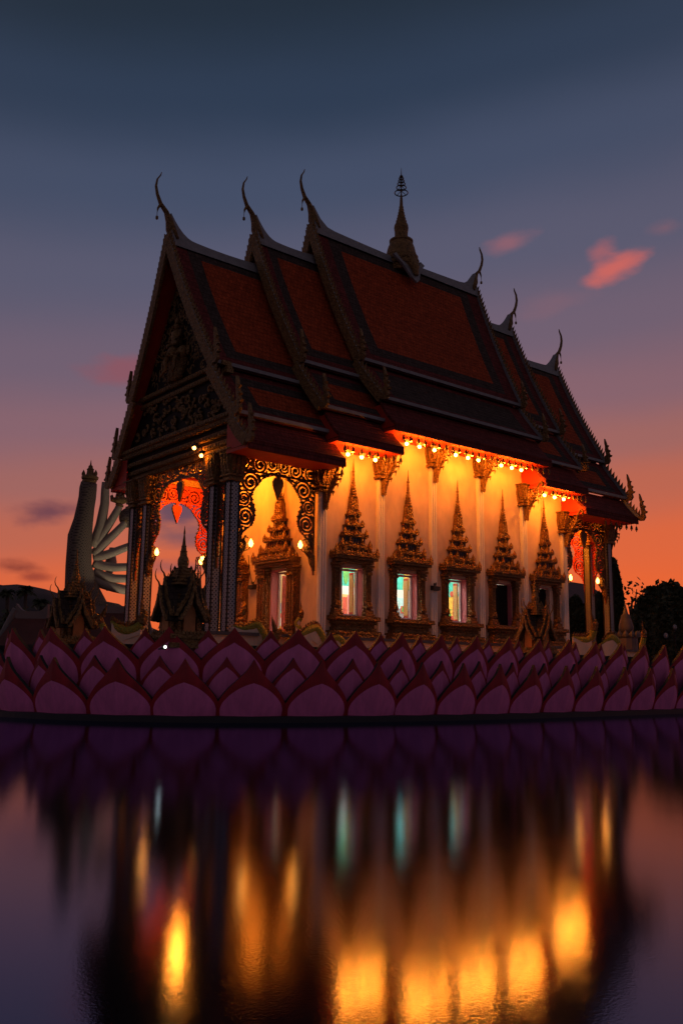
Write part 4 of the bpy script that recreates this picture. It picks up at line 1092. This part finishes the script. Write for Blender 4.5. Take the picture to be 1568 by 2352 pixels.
def PP(*a): return [tuple(pix(x, y, d)) for x, y, d in a]
naga(PP((246, 1470, 26), (243, 1452, 26), (234, 1432, 26)), .09, 'short green naga head rearing up left of the front columns', True, (-.8, .3))
naga(PP((256, 1426, 27), (268, 1440, 27), (290, 1449, 27), (310, 1445, 27), (326, 1434, 27)), .14, 'green naga serpent sagging over the pale rail before the left columns', True, (.3, .2), [(PP((284, 1471, 26.9))[0], PP((324, 1457, 26.9))[0], .12)])
naga(PP((535, 1437, 28.3), (560, 1444, 28.3), (580, 1440, 28.3), (594, 1436, 28.3), (603, 1450, 28.2), (612, 1466, 28.2), (632, 1470, 28)), .12, 'long green naga serpent on the rail at the foot of the near porch column', True, (.6, -.2), [(PP((530, 1450, 28.4))[0], PP((600, 1450, 28.4))[0], .14)])
naga(PP((660, 1470, 28.6), (690, 1460, 28.8), (708, 1448, 29), (724, 1443, 29.2), (736, 1455, 29.2), (744, 1475, 29.2), (762, 1490, 29.2)), .13, 'green naga serpent arching over the pale post beside the front door', False, (1, 0), [(PP((692, 1490, 29))[0], PP((692, 1452, 29))[0] , .1), (PP((692, 1455, 29))[0], PP((730, 1480, 29))[0], .1)])
naga(PP((752, 1485, 28.5), (764, 1470, 28.5), (776, 1466, 28.5), (786, 1476, 28.5), (792, 1492, 28.5)), .12, 'hump of a green naga serpent rising between petals below the first window', False)
naga(PP((1314, 1462, 33.5), (1330, 1468, 33.5), (1346, 1470, 33.5), (1358, 1462, 33.5), (1362, 1448, 33.5)), .13, 'green naga serpent at the foot of the rear porch columns', True, (.3, -.2))
naga(PP((1380, 1480, 33.5), (1392, 1470, 33.5), (1404, 1464, 33.5), (1416, 1474, 33.5), (1422, 1488, 33.5)), .13, 'green naga serpent hump right of the rear porch columns', False)
naga(PP((1468, 1492, 33.5), (1474, 1478, 33.5), (1477, 1465, 33.5)), .10, 'golden naga head rearing alone near the right end of the platform', True, (.4, .1))

# seated golden figure beside the doors, small naga by the corner
def seated(loc, rotz, label):
    t = thing('seated_statue', label, 'statue', loc, rotz)
    me = bpy.data.meshes.new('body'); 
    V_ = [(0, 0, .16), (0, 0, .42), (0, -.03, .68), (0, -.05, .80), (0, -.08, .93), (0, -.07, 1.02), (.2, -.03, .68), (.28, -.08, .45), (.2, -.25, .3), (.06, -.32, .27), (-.2, -.03, .68), (-.28, -.08, .45), (-.2, -.25, .3), (-.06, -.32, .27), (.2, -.05, .14), (.42, -.2, .13), (.12, -.38, .12), (-.2, -.05, .14), (-.42, -.2, .13), (-.12, -.36, .16)]
    E_ = [(0, 1), (1, 2), (2, 3), (3, 4), (4, 5), (2, 6), (6, 7), (7, 8), (8, 9), (2, 10), (10, 11), (11, 12), (12, 13), (0, 14), (14, 15), (15, 16), (0, 17), (17, 18), (18, 19)]
    RD = [.2, .19, .17, .075, .125, .09, .11, .085, .07, .05, .11, .085, .07, .05, .15, .11, .07, .15, .11, .07]
    me.from_pydata(V_, E_, []); me.materials.append(M['gold']); o = bpy.data.objects.new('body', me); COL.objects.link(o); o.parent = t
    o.modifiers.new('skin', 'SKIN')
    for i, r in enumerate(RD): me.skin_vertices[0].data[i].radius = (r, r)
    o.modifiers.new('sub', 'SUBSURF').levels = 2; o.modifiers['sub'].render_levels = 2
    b = MB(); b.ball((0, -.19, .94), (.035, .03, .03)); b.ball((-.045, -.185, .975), .014); b.ball((.045, -.185, .975), .014); b.ball((.13, -.07, .95), (.02, .035, .05)); b.ball((-.13, -.07, .95), (.02, .035, .05)); b.tube([(-.04, -.185, .89), (.04, -.185, .89)], .012, 6)
    b.build('face', 'gold', t, smooth=True)
    b = MB(); b.lathe(0, -.1, [(.5, -.52), (.5, -.32), (.54, -.25), (.46, -.18), (.46, -.1), (.55, -.02), (.5, .03)], 16); b.build('pedestal', 'gold_old', t)
    return t
seated((-.62, 3.7, .52), R(-120), 'golden seated robed figure between the two front doors')
naga([(-.4, .55, 0.0), (-.45, .5, .25), (-.5, .62, .45), (-.42, .5, .65)], .09, 'small golden naga figure standing at the corner of the hall wall by the door', True, (-.3, -.5), None, 0.0)

# wall speakers and their cable
def speaker(loc, rotz, label):
    t = thing('loudspeaker', label, 'loudspeaker', loc, rotz, 'black loudspeakers on the hall walls')
    b = MB(); b.add([(-.17, -.16, -.06), (.17, -.16, -.06), (.2, 0, -.08), (-.2, 0, -.08), (-.17, -.16, .07), (.17, -.16, .07), (.2, 0, .1), (-.2, 0, .1)], [(0, 3, 2, 1), (4, 5, 6, 7), (0, 1, 5, 4), (1, 2, 6, 5), (2, 3, 7, 6), (3, 0, 4, 7)]); b.build('box', 'iron', t)
    b = MB(); b.lathe(0, -.1, [(.02, .1), (.02, .22)], 6); b.box(-.03, .03, -.04, -.002, .1, .2); b.build('bracket', 'iron', t)
speaker((5.36, -.16, 2.0), 0, 'black loudspeaker on the white wall between the second and third windows')
speaker((-.002, 4.05, 1.95), R(-90), 'black loudspeaker on the orange lit front wall between the doors')
b = MB(); b.tube([(-.02, 4.45, 3.2), (-.03, 4.3, 2.5), (-.04, 4.1, 2.1)], .012, 5); b.tube([(-.04, 4.0, 2.1), (-.03, 3.75, 2.35), (-.02, 3.5, 2.7)], .012, 5)
tag(b.build('speaker_cable', 'iron'), 'thin black cable drooping to the loudspeaker on the front wall', 'cable')

# ------------------------------------------------------------------ many-armed statue on the far bank
SD = 118.0
kk = SD / 2087.1
base = pix(215, 1420, SD); 
ST = thing('many_armed_statue', 'tall many-armed standing statue seen from behind, pale arms fanned out to the right', 'statue', (base.x, base.y, -1.6))
rv = Vector((0.7714, -0.6363, 0)); fvw = Vector((0.6363, 0.7714, 0))
def SP(px, py, d=0.0):
    p = pix(px, py, SD) ; return p + fvw * d - Vector((base.x, base.y, -1.6))
b = MB()
def sweep(pairs, mi=0, flat=.75):
    P = []; rad = []
    for px, py, wpx in pairs: P.append(SP(px, py)); rad.append(wpx * kk / 2)
    b.tube(P, rad, 20, mi, 1.0, tuple(fvw))
sweep([(205, 1560, 200), (203, 1440, 150), (197, 1400, 104), (186, 1345, 72), (181, 1297, 58), (184, 1231, 54), (192, 1195, 44), (197, 1165, 40), (201, 1143, 39), (203, 1121, 39), (205, 1109, 36), (206, 1103, 20)])
ob = b.build('robe_body', 'robe', ST, smooth=True)
b = MB()
sweep([(206, 1109, 30), (206, 1105, 34), (206, 1100, 30)])
b.build('crown_band', 'gold_old', ST)
b = MB(); c0 = SP(207, 1101); b.lathe(c0.x, c0.y, [(1.05, c0.z), (1.1, c0.z + .3), (.85, c0.z + .5), (.5, c0.z + .6), (.42, c0.z + 1.2), (.5, c0.z + 1.3), (.3, c0.z + 1.5), (.28, c0.z + 1.75), (.12, c0.z + 1.9), (.02, c0.z + 2.6)], 12)
for sx in (-1, 1): q = SP(206 + sx * 14, 1092); b.leaf(q, .35, .35, .8)
b.build('topknot', 'gold_old', ST)
ARMS = [[(206, 1250, 22), (222, 1200, 21), (231, 1150, 18), (233, 1099, 16)], [(206, 1250, 20), (224, 1224, 18), (246, 1190, 16), (262, 1163, 15), (267, 1150, 13)], [(206, 1268, 20), (226, 1246, 18), (253, 1221, 16), (276, 1198, 15), (283, 1186, 13)], [(206, 1275, 20), (226, 1272, 18), (253, 1263, 17), (286, 1250, 15), (300, 1244, 14)],
        [(206, 1288, 20), (226, 1295, 18), (254, 1299, 17), (300, 1297, 15)], [(206, 1308, 20), (226, 1318, 18), (254, 1325, 17), (300, 1325, 15)], [(206, 1326, 22), (226, 1337, 20), (254, 1346, 19), (300, 1356, 18)]]
for k, arm in enumerate(ARMS):
    b = MB(); P = [SP(p[0], p[1], 2.2) for p in arm]; rad = [p[2] * kk / 2 * 1.18 for p in arm]
    Q = []; RQ = []
    for i in range(len(P) - 1):
        for u in (0, .33, .66): Q.append(P[i].lerp(P[i + 1], u)); RQ.append(rad[i] + (rad[i + 1] - rad[i]) * u)
    Q.append(P[-1]); RQ.append(rad[-1] * .9)
    b.tube(Q, RQ, 14, 0, 1, tuple(fvw)); a = b.build('arm', 'statue', ST, smooth=True)
    d_ = (P[-1] - P[-2]).normalized(); e = P[-1]
    if k in (1, 2, 3, 4, 5):
        b = MB(); q = P[-1].lerp(P[-2], .25); b.tube([q - d_ * .12, q + d_ * .12], rad[-1] * 1.25, 14, 0, 1, tuple(fvw)); b.build('bracelet', 'gold_old', a)
    if k == 1:
        b = MB(); b.ball(e + Vector((0, 0, .5)), (.9, .9, .6), 12, 8); b.lathe(e.x, e.y, [(.6, e.z + .8), (.5, e.z + 1.4), (.3, e.z + 2.0), (.05, e.z + 2.9)], 10)
        for sx in (-1, 1): b.tube([e + Vector((0, 0, .3)), e + rv * sx * 1.1 + Vector((0, 0, .6)), e + rv * sx * 1.2 + Vector((0, 0, 1.1))], [.4, .35, .2], 8)
        b.build('held_vessel', 'gold_old', a, smooth=True)
    if k == 2: b = MB(); c_ = e + fvw * .6 + Vector((0, 0, .3)); b.ball(c_, (1.2, 1.2, 1.35), 16, 10); b.build('held_disc', 'robe', a, smooth=True)
    if k == 3: b = MB(); b.ball(e + Vector((0, 0, .7)), (.5, .5, .8)); b.build('held_bud', 'gold_old', a, smooth=True)
for arm in ([(171, 1216, 15), (172, 1195, 14), (178, 1165, 12), (192, 1112, 10)],):
    b = MB(); b.tube([SP(p[0], p[1], 2.0) for p in arm], [p[2] * kk / 2 for p in arm], 14, 0, 1, tuple(fvw)); b.build('arm', 'statue', ST, smooth=True)
b = MB(); P = [SP(233, 1350, 4), (SP(233, 1310, 4)), SP(238, 1282, 4), SP(240, 1248, 4)]
b.tube(P, [.6, .7, 1.2, .5], 14, 0, .6, tuple(fvw)); b.build('front_sleeve', 'statue', ST, smooth=True)
b = MB(); c1 = SP(240, 1440); b.ball((c1.x, c1.y, 3.0), (5.5, 5.5, 6.2), 24, 10); b.build('lotus_base', 'robe', ST, smooth=True)
# flood lamp that lights its front
fl = SP(395, 1440, -4)
t = thing('ground_floodlight', 'white ground floodlight beyond the many-armed statue, hidden by the porch columns', 'floodlight', tuple(Vector((base.x, base.y, -1.6)) + Vector((fl.x, fl.y, .3))))
b = MB(); b.box(-.3, .3, -.2, .2, -.3, -.22); b.box(-.25, .25, -.12, .12, -.2, .2); b.build('housing', 'iron', t)
point_light('lamp_light', t, (0, 0, .6), 3600, (1.0, .86, .62), .3)

# ------------------------------------------------------------------ low buildings on the far bank, left
def low_building(label, px0, px1, pyr, depth, up_left, hgt=4.0):
    A = pix(px0, pyr, depth); B_ = pix(px1, pyr, depth)
    t = thing('low_building', label, 'building', ((A.x + B_.x) / 2, (A.y + B_.y) / 2, -1.6))
    Lh = (B_ - A).length / 2; zr = A.z + 1.6; a = math.atan2(B_.y - A.y, B_.x - A.x); t.rotation_euler = (0, 0, a)
    b = MB(); n = 16; pr = []
    for i in range(n + 1):
        u = -1 + 2 * i / n; lift = .55 * max(0, abs(u) - .35) ** 2 * 2.2 * (1 if (u < 0) == up_left or True else 0)
        pr.append((u * Lh, lift))
    for (x0, l0), (x1, l1) in zip(pr, pr[1:]):
        b.add([(x0, -.25, zr + l0), (x0, .25, zr + l0), (x1, .25, zr + l1), (x1, -.25, zr + l1), (x0, -.3, zr - .75 + l0 * .6), (x0, .3, zr - .75 + l0 * .6), (x1, .3, zr - .75 + l1 * .6), (x1, -.3, zr - .75 + l1 * .6)], [(0, 1, 2, 3), (0, 3, 7, 4), (1, 5, 6, 2), (4, 7, 6, 5), (0, 4, 5, 1), (3, 2, 6, 7)], 0)
    sgn = -1 if up_left else 1
    b.tube([(sgn * Lh, 0, zr + .1), (sgn * (Lh + .5), 0, zr - .9), (sgn * (Lh + .9), -.3, zr - 2.0), (sgn * (Lh + 1.5), -.6, zr - 2.5)], [.35, .3, .28, .1], 8)
    rc_ = b.build('ridge', 'roofgrey', t)
    b = MB()
    for s in (-1, 1): b.add([(-Lh, s * .31, zr - .5), (Lh, s * .31, zr - .5), (Lh + .4, s * 3.2, zr - 2.6), (-Lh - .4, s * 3.2, zr - 2.6), (-Lh, s * .3, zr - .68), (Lh, s * .3, zr - .68), (Lh + .4, s * 3.2, zr - 2.78), (-Lh - .4, s * 3.2, zr - 2.78)], [(0, 1, 2, 3), (4, 5, 6, 7), (2, 3, 7, 6), (0, 3, 7, 4), (1, 2, 6, 5)])
    b.build('roof', 'rust', t)
    b = MB(); b.box(-Lh, Lh, -2.6, 2.6, 0, zr - 2.4); b.prism([(-2.6, zr - 2.4), (2.6, zr - 2.4), (0, zr - .75)], lambda u, v, w_: (w_, u, v), -Lh, Lh); b.build('wall', 'red_wall', t)
M['red_wall'] = mat('dull_red_wall', (.10, .03, .024), .8, 0, .2, 1)
low_building('low dark building at far left with a pale swept-up ridge end', 40, 112, 1404, 62, True)
low_building('low dark red building with pale ridge below the many-armed statue', 195, 320, 1392, 64, False)

# ------------------------------------------------------------------ lattice mast behind the porch
def seg(mb, p, q, r): mb.tube([p, q], r, 5)
mp_ = pix(447, 1500, 95)
t = thing('lattice_mast', 'thin steel lattice mast behind the porch, seen inside its front opening', 'mast', (mp_.x, mp_.y, -1.6))
b = MB(); top = pix(457, 1275, 95).z + 1.6
for k in range(3):
    a = 2 * math.pi * k / 3; c, s = math.cos(a), math.sin(a); a2 = a + 2 * math.pi / 3; c2, s2 = math.cos(a2), math.sin(a2)
    seg(b, (1.2 * c, 1.2 * s, 0), (.22 * c, .22 * s, top), .05)
    for i in range(14):
        u, v = i / 14, (i + 1) / 14; r0, r1 = 1.2 - .98 * u, 1.2 - .98 * v
        seg(b, (r0 * c, r0 * s, u * top), (r1 * c2, r1 * s2, v * top), .03); seg(b, (r1 * c, r1 * s, v * top), (r1 * c2, r1 * s2, v * top), .03)
b.build('lattice', 'iron', t)

# ------------------------------------------------------------------ trees
def leaf_cloud(mb, rng, centres, n, size):
    for c, r in centres:
        for _ in range(int(n * r * r)):
            while True:
                v = Vector((rng.uniform(-1, 1), rng.uniform(-1, 1), rng.uniform(-1, 1)))
                if v.length <= 1: break
            if v.length < .35 and rng.random() < .6: continue
            p = Vector(c) + v * r; s = size * rng.uniform(.6, 1.4)
            a = Vector((rng.uniform(-1, 1), rng.uniform(-1, 1), rng.uniform(-1, 1))).normalized() * s; q = a.cross(Vector((rng.uniform(-1, 1), rng.uniform(-1, 1), rng.uniform(-1, 1)))).normalized() * s * .6
            mb.poly([tuple(p - a), tuple(p + q), tuple(p + a), tuple(p - q)])
def tree(name, px, depth, top_py, wpx, label, group, seed, n=60, lumps=14, size=.22, sparse=False, base_z=-1.5):
    rng = random.Random(seed); B_ = pix(px, 1540, depth); T_ = pix(px, top_py, depth); H = T_.z - base_z; Wd = wpx * depth / 2087.1
    t = thing(name, label, 'tree', (B_.x, B_.y, base_z), 0, group)
    b = MB(); b.tube([(0, 0, 0), (.05 * H * .3, 0, H * .3), (0, .03 * H, H * .55), (0, 0, H * .8)], [H * .035, H * .028, H * .02, H * .008], 8)
    cs = []
    for k in range(lumps):
        a = rng.uniform(0, 6.28); zz = rng.uniform(.35, .88); rad = Wd / 2 * rng.uniform(.25, .75) * (1.15 - abs(zz - .55))
        c = (rad * math.cos(a), rad * math.sin(a), H * zz); r = (H * .14 + Wd * .08) * rng.uniform(.6, 1.2) * (.6 if sparse else 1); c = (c[0], c[1], min(c[2], H - r * .9)); cs.append((c, r))
        b.tube([(0, 0, H * min(.7, zz * .6)), (c[0] * .5, c[1] * .5, H * zz * .8), c], [H * .014, H * .01, H * .004], 5)
    cs.append(((0, 0, H * .93 - .4), H * .08))
    b.build('trunk', 'bark', t)
    b = MB(); leaf_cloud(b, rng, cs, n, size); b.build('crown', 'leaf', t)
    return t
def dome_tree(px, depth, top_py, wpx, label, seed, base_z=-1.5):
    rng = random.Random(seed); B_ = pix(px, 1540, depth); T_ = pix(px, top_py, depth); H = T_.z - base_z; r = wpx * depth / 2087.1 / 2
    t = thing('clipped_tree', label, 'tree', (B_.x, B_.y, base_z), 0, 'dark clipped trees at the right')
    b = MB(); b.tube([(0, 0, 0), (0, 0, H * .4)], [.3, .2], 8)
    for k in range(7): a = k * .9; b.tube([(0, 0, H * .35), (r * .5 * math.cos(a), r * .5 * math.sin(a), H * .6)], [.14, .04], 6)
    b.build('trunk', 'bark', t)
    b = MB()
    for _ in range(9000):
        a = rng.uniform(0, 6.283); v = rng.uniform(-.25, 1); rr_ = (1 - .12 * rng.random() ** 2) * (1 + .05 * math.sin(5 * a + 3 * v) + .03 * math.sin(11 * a)); zz = v
        ring = math.sqrt(max(0, 1 - zz * zz)) if zz > 0 else 1 - .1 * zz * zz
        p = Vector((r * rr_ * ring * math.cos(a), r * rr_ * ring * math.sin(a), H * .3 + H * .7 * rr_ * zz)); s = .2 * rng.uniform(.6, 1.4)
        A_ = Vector((rng.uniform(-1, 1), rng.uniform(-1, 1), rng.uniform(-1, 1))).normalized() * s; q = A_.cross(Vector((rng.uniform(-1, 1), rng.uniform(-1, 1), rng.uniform(-1, 1)))).normalized() * s * .6
        b.poly([tuple(p - A_), tuple(p + q), tuple(p + A_), tuple(p - q)])
    b.ball((0, 0, H * .32), (r * .93, r * .93, H * .62), 20, 12)
    b.build('crown', 'leaf', t)
def palm(px, depth, top_py, spread_px, label, seed, base_z=-1.5):
    rng = random.Random(seed); B_ = pix(px, 1540, depth); T_ = pix(px, top_py, depth); H = T_.z - base_z; r = spread_px * depth / 2087.1 / 2
    t = thing('palm_tree', label, 'tree', (B_.x, B_.y, base_z), 0, 'palms on the far bank at the left'); hz = H - r * .55
    b = MB(); b.tube([(0, 0, 0), (.25, 0, hz * .5), (.1, 0, hz)], [.28, .2, .16], 8); b.build('trunk', 'bark', t)
    b = MB()
    for k in range(20):
        a = k * 2.4 + rng.uniform(-.2, .2); e = rng.uniform(-.5, 1.25); L_ = r * rng.uniform(.85, 1.15); prev = None; P = []
        for i in range(9):
            u = i / 8; d = L_ * u; z = hz + math.sin(e) * d * .9 - 1.1 * L_ * u * u * .45; P.append(Vector((.1 + math.cos(e) * d * math.cos(a), math.cos(e) * d * math.sin(a), z)))
        for i in range(8):
            tdir = (P[i + 1] - P[i]).normalized(); side = tdir.cross(Vector((0, 0, 1))).normalized()
            for sgn in (-1, 1):
                for q in (0, .5):
                    o = P[i].lerp(P[i + 1], q); ll = L_ * .42 * (1 - .6 * abs(i / 8 - .4)); tip = o + side * sgn * ll + tdir * ll * .5 - Vector((0, 0, ll * .45)); b.poly([tuple(o), tuple(o + tdir * L_ * .10), tuple(tip)])
        b.tube(P, [.05] * 8 + [.01], 4)
    b.build('crown', 'leaf', t)
palm(44, 88, 1338, 50, 'dark palm tree standing above the low roofs at the far left', 1)
palm(2, 82, 1346, 46, 'dark palm tree cut by the left edge of the picture', 2)
palm(82, 96, 1368, 46, 'shorter dark palm between the far left roof and the shrine', 3)
for k, (px, d, ty, w_, l) in enumerate(((30, 75, 1374, 90, 'dark bushy tree at the far left below the palms'), (112, 80, 1380, 90, 'dark bushy tree behind the pale swept ridge'), (165, 90, 1384, 80, 'dark bushy tree hidden behind the left shrine'), (262, 105, 1388, 70, 'low dark tree below the fanned arms of the statue'), (390, 85, 1400, 50, 'dark bushy tree behind the porch, left of the middle shrine'), (460, 80, 1400, 60, 'dark bushy tree behind the porch, right of the middle shrine'))):
    tree('broadleaf_tree', px, d, ty, w_, l, 'dark trees on the far bank', 20 + k, 30, 12, .3)
dome_tree(1536, 62, 1340, 172, 'large dark dome shaped clipped tree at the right edge', 5)
dome_tree(1326, 66, 1372, 54, 'dark clipped tree seen through the rear porch, left of its lit column', 6)
dome_tree(1382, 68, 1366, 52, 'dark clipped tree seen through the rear porch, right of its lit column', 7)
dome_tree(1417, 66, 1290, 42, 'narrow dark clipped tree rising just right of the rear porch columns', 8)
tree('slender_tree', 1458, 78, 1320, 96, 'slender airy tree behind the dome shaped tree, sky showing through its crown', 'dark trees at the right', 31, 26, 12, .22, True)
tree('broadleaf_tree', 1424, 74, 1392, 70, 'low dark tree right of the rear porch columns', 'dark trees at the right', 32, 40, 12, .26)
tree('broadleaf_tree', 1560, 70, 1400, 90, 'dark bushy tree at the right edge behind the globe lamps', 'dark trees at the right', 33, 40, 12, .26)

A_ = pix(1296, 1318, 74); B_ = pix(1412, 1329, 80)
t = thing('far_building', 'dark low building with a long straight roof seen through the rear porch', 'building', (A_.x, A_.y, -1.5), math.atan2(B_.y - A_.y, B_.x - A_.x))
Lb = (B_ - A_).length; zt = A_.z + 1.5
b = MB(); b.box(0, Lb, 0, 6, 0, zt - 2.2); b.build('wall', 'red_wall', t)
b = MB(); b.prism([(-.6, zt - 2.3), (6.6, zt - 2.3), (3, zt)], lambda u, v, w_: (w_, u, v), -.5, Lb + .5); b.build('roof', 'rust', t)
# globe lamp posts and small chedi at the right
def lamp_post(px, py, depth, label):
    p = pix(px, py, depth); H = p.z + 1.5
    t = thing('globe_lamp_post', label, 'lamp post', (p.x, p.y, -1.5), 0, 'globe lamp posts at the right')
    b = MB(); b.lathe(0, 0, [(.16, 0), (.16, .3), (.08, .4), (.06, H - .3), (.09, H - .2), (.05, H)], 10)
    for q in (-1, 1): b.tube([(0, 0, H - .7), (.45 * q * rv.x, .45 * q * rv.y, H - .75), (.62 * q * rv.x, .62 * q * rv.y, H - .55)], .035, 6)
    b.build('post', 'iron', t)
    for dx, dz in ((0, .15), (-.62, -.4), (.62, -.4)):
        b = MB(); b.ball((dx * rv.x, dx * rv.y, H + dz), (.15, .15, .19), 12, 8); b.build('globe', 'globe', t, smooth=True)
lamp_post(1503, 1437, 62, 'unlit globe lamp post with three frosted globes before the dome shaped tree')
lamp_post(1549, 1446, 60, 'unlit globe lamp post at the right edge of the picture')
p = pix(1438, 1470, 42)
t = thing('small_chedi', 'small pale stone chedi spire on a white lotus base right of the rear porch', 'chedi', (p.x, p.y, DECK))
b = MB(); top = pix(1438, 1385, 42).z - DECK
b.lathe(0, 0, [(.62, 0), (.62, .5), (.5, .55), (.5, top * .42), (.6, top * .46), (.3, top * .5)], 12); b.build('pedestal', 'ledge', t)
b = MB()
for k in range(12): a = k * math.pi / 6; b.leaf((.48 * math.cos(a), .48 * math.sin(a), top * .44), .2, .2, .3, 0, .1 * math.cos(a), .1 * math.sin(a))
b.build('lotus_ring', 'roofgrey', t)
b = MB(); b.lathe(0, 0, [(.3, top * .5), (.34, top * .6), (.26, top * .72), (.2, top * .76), (.22, top * .79), (.12, top * .83), (.05, top * .93), (.01, top)], 12); b.build('bell_spire', 'ledge', t, smooth=True)
b = MB()
p = pix(1560, 1470, 40)
print('objects', len(S.objects))
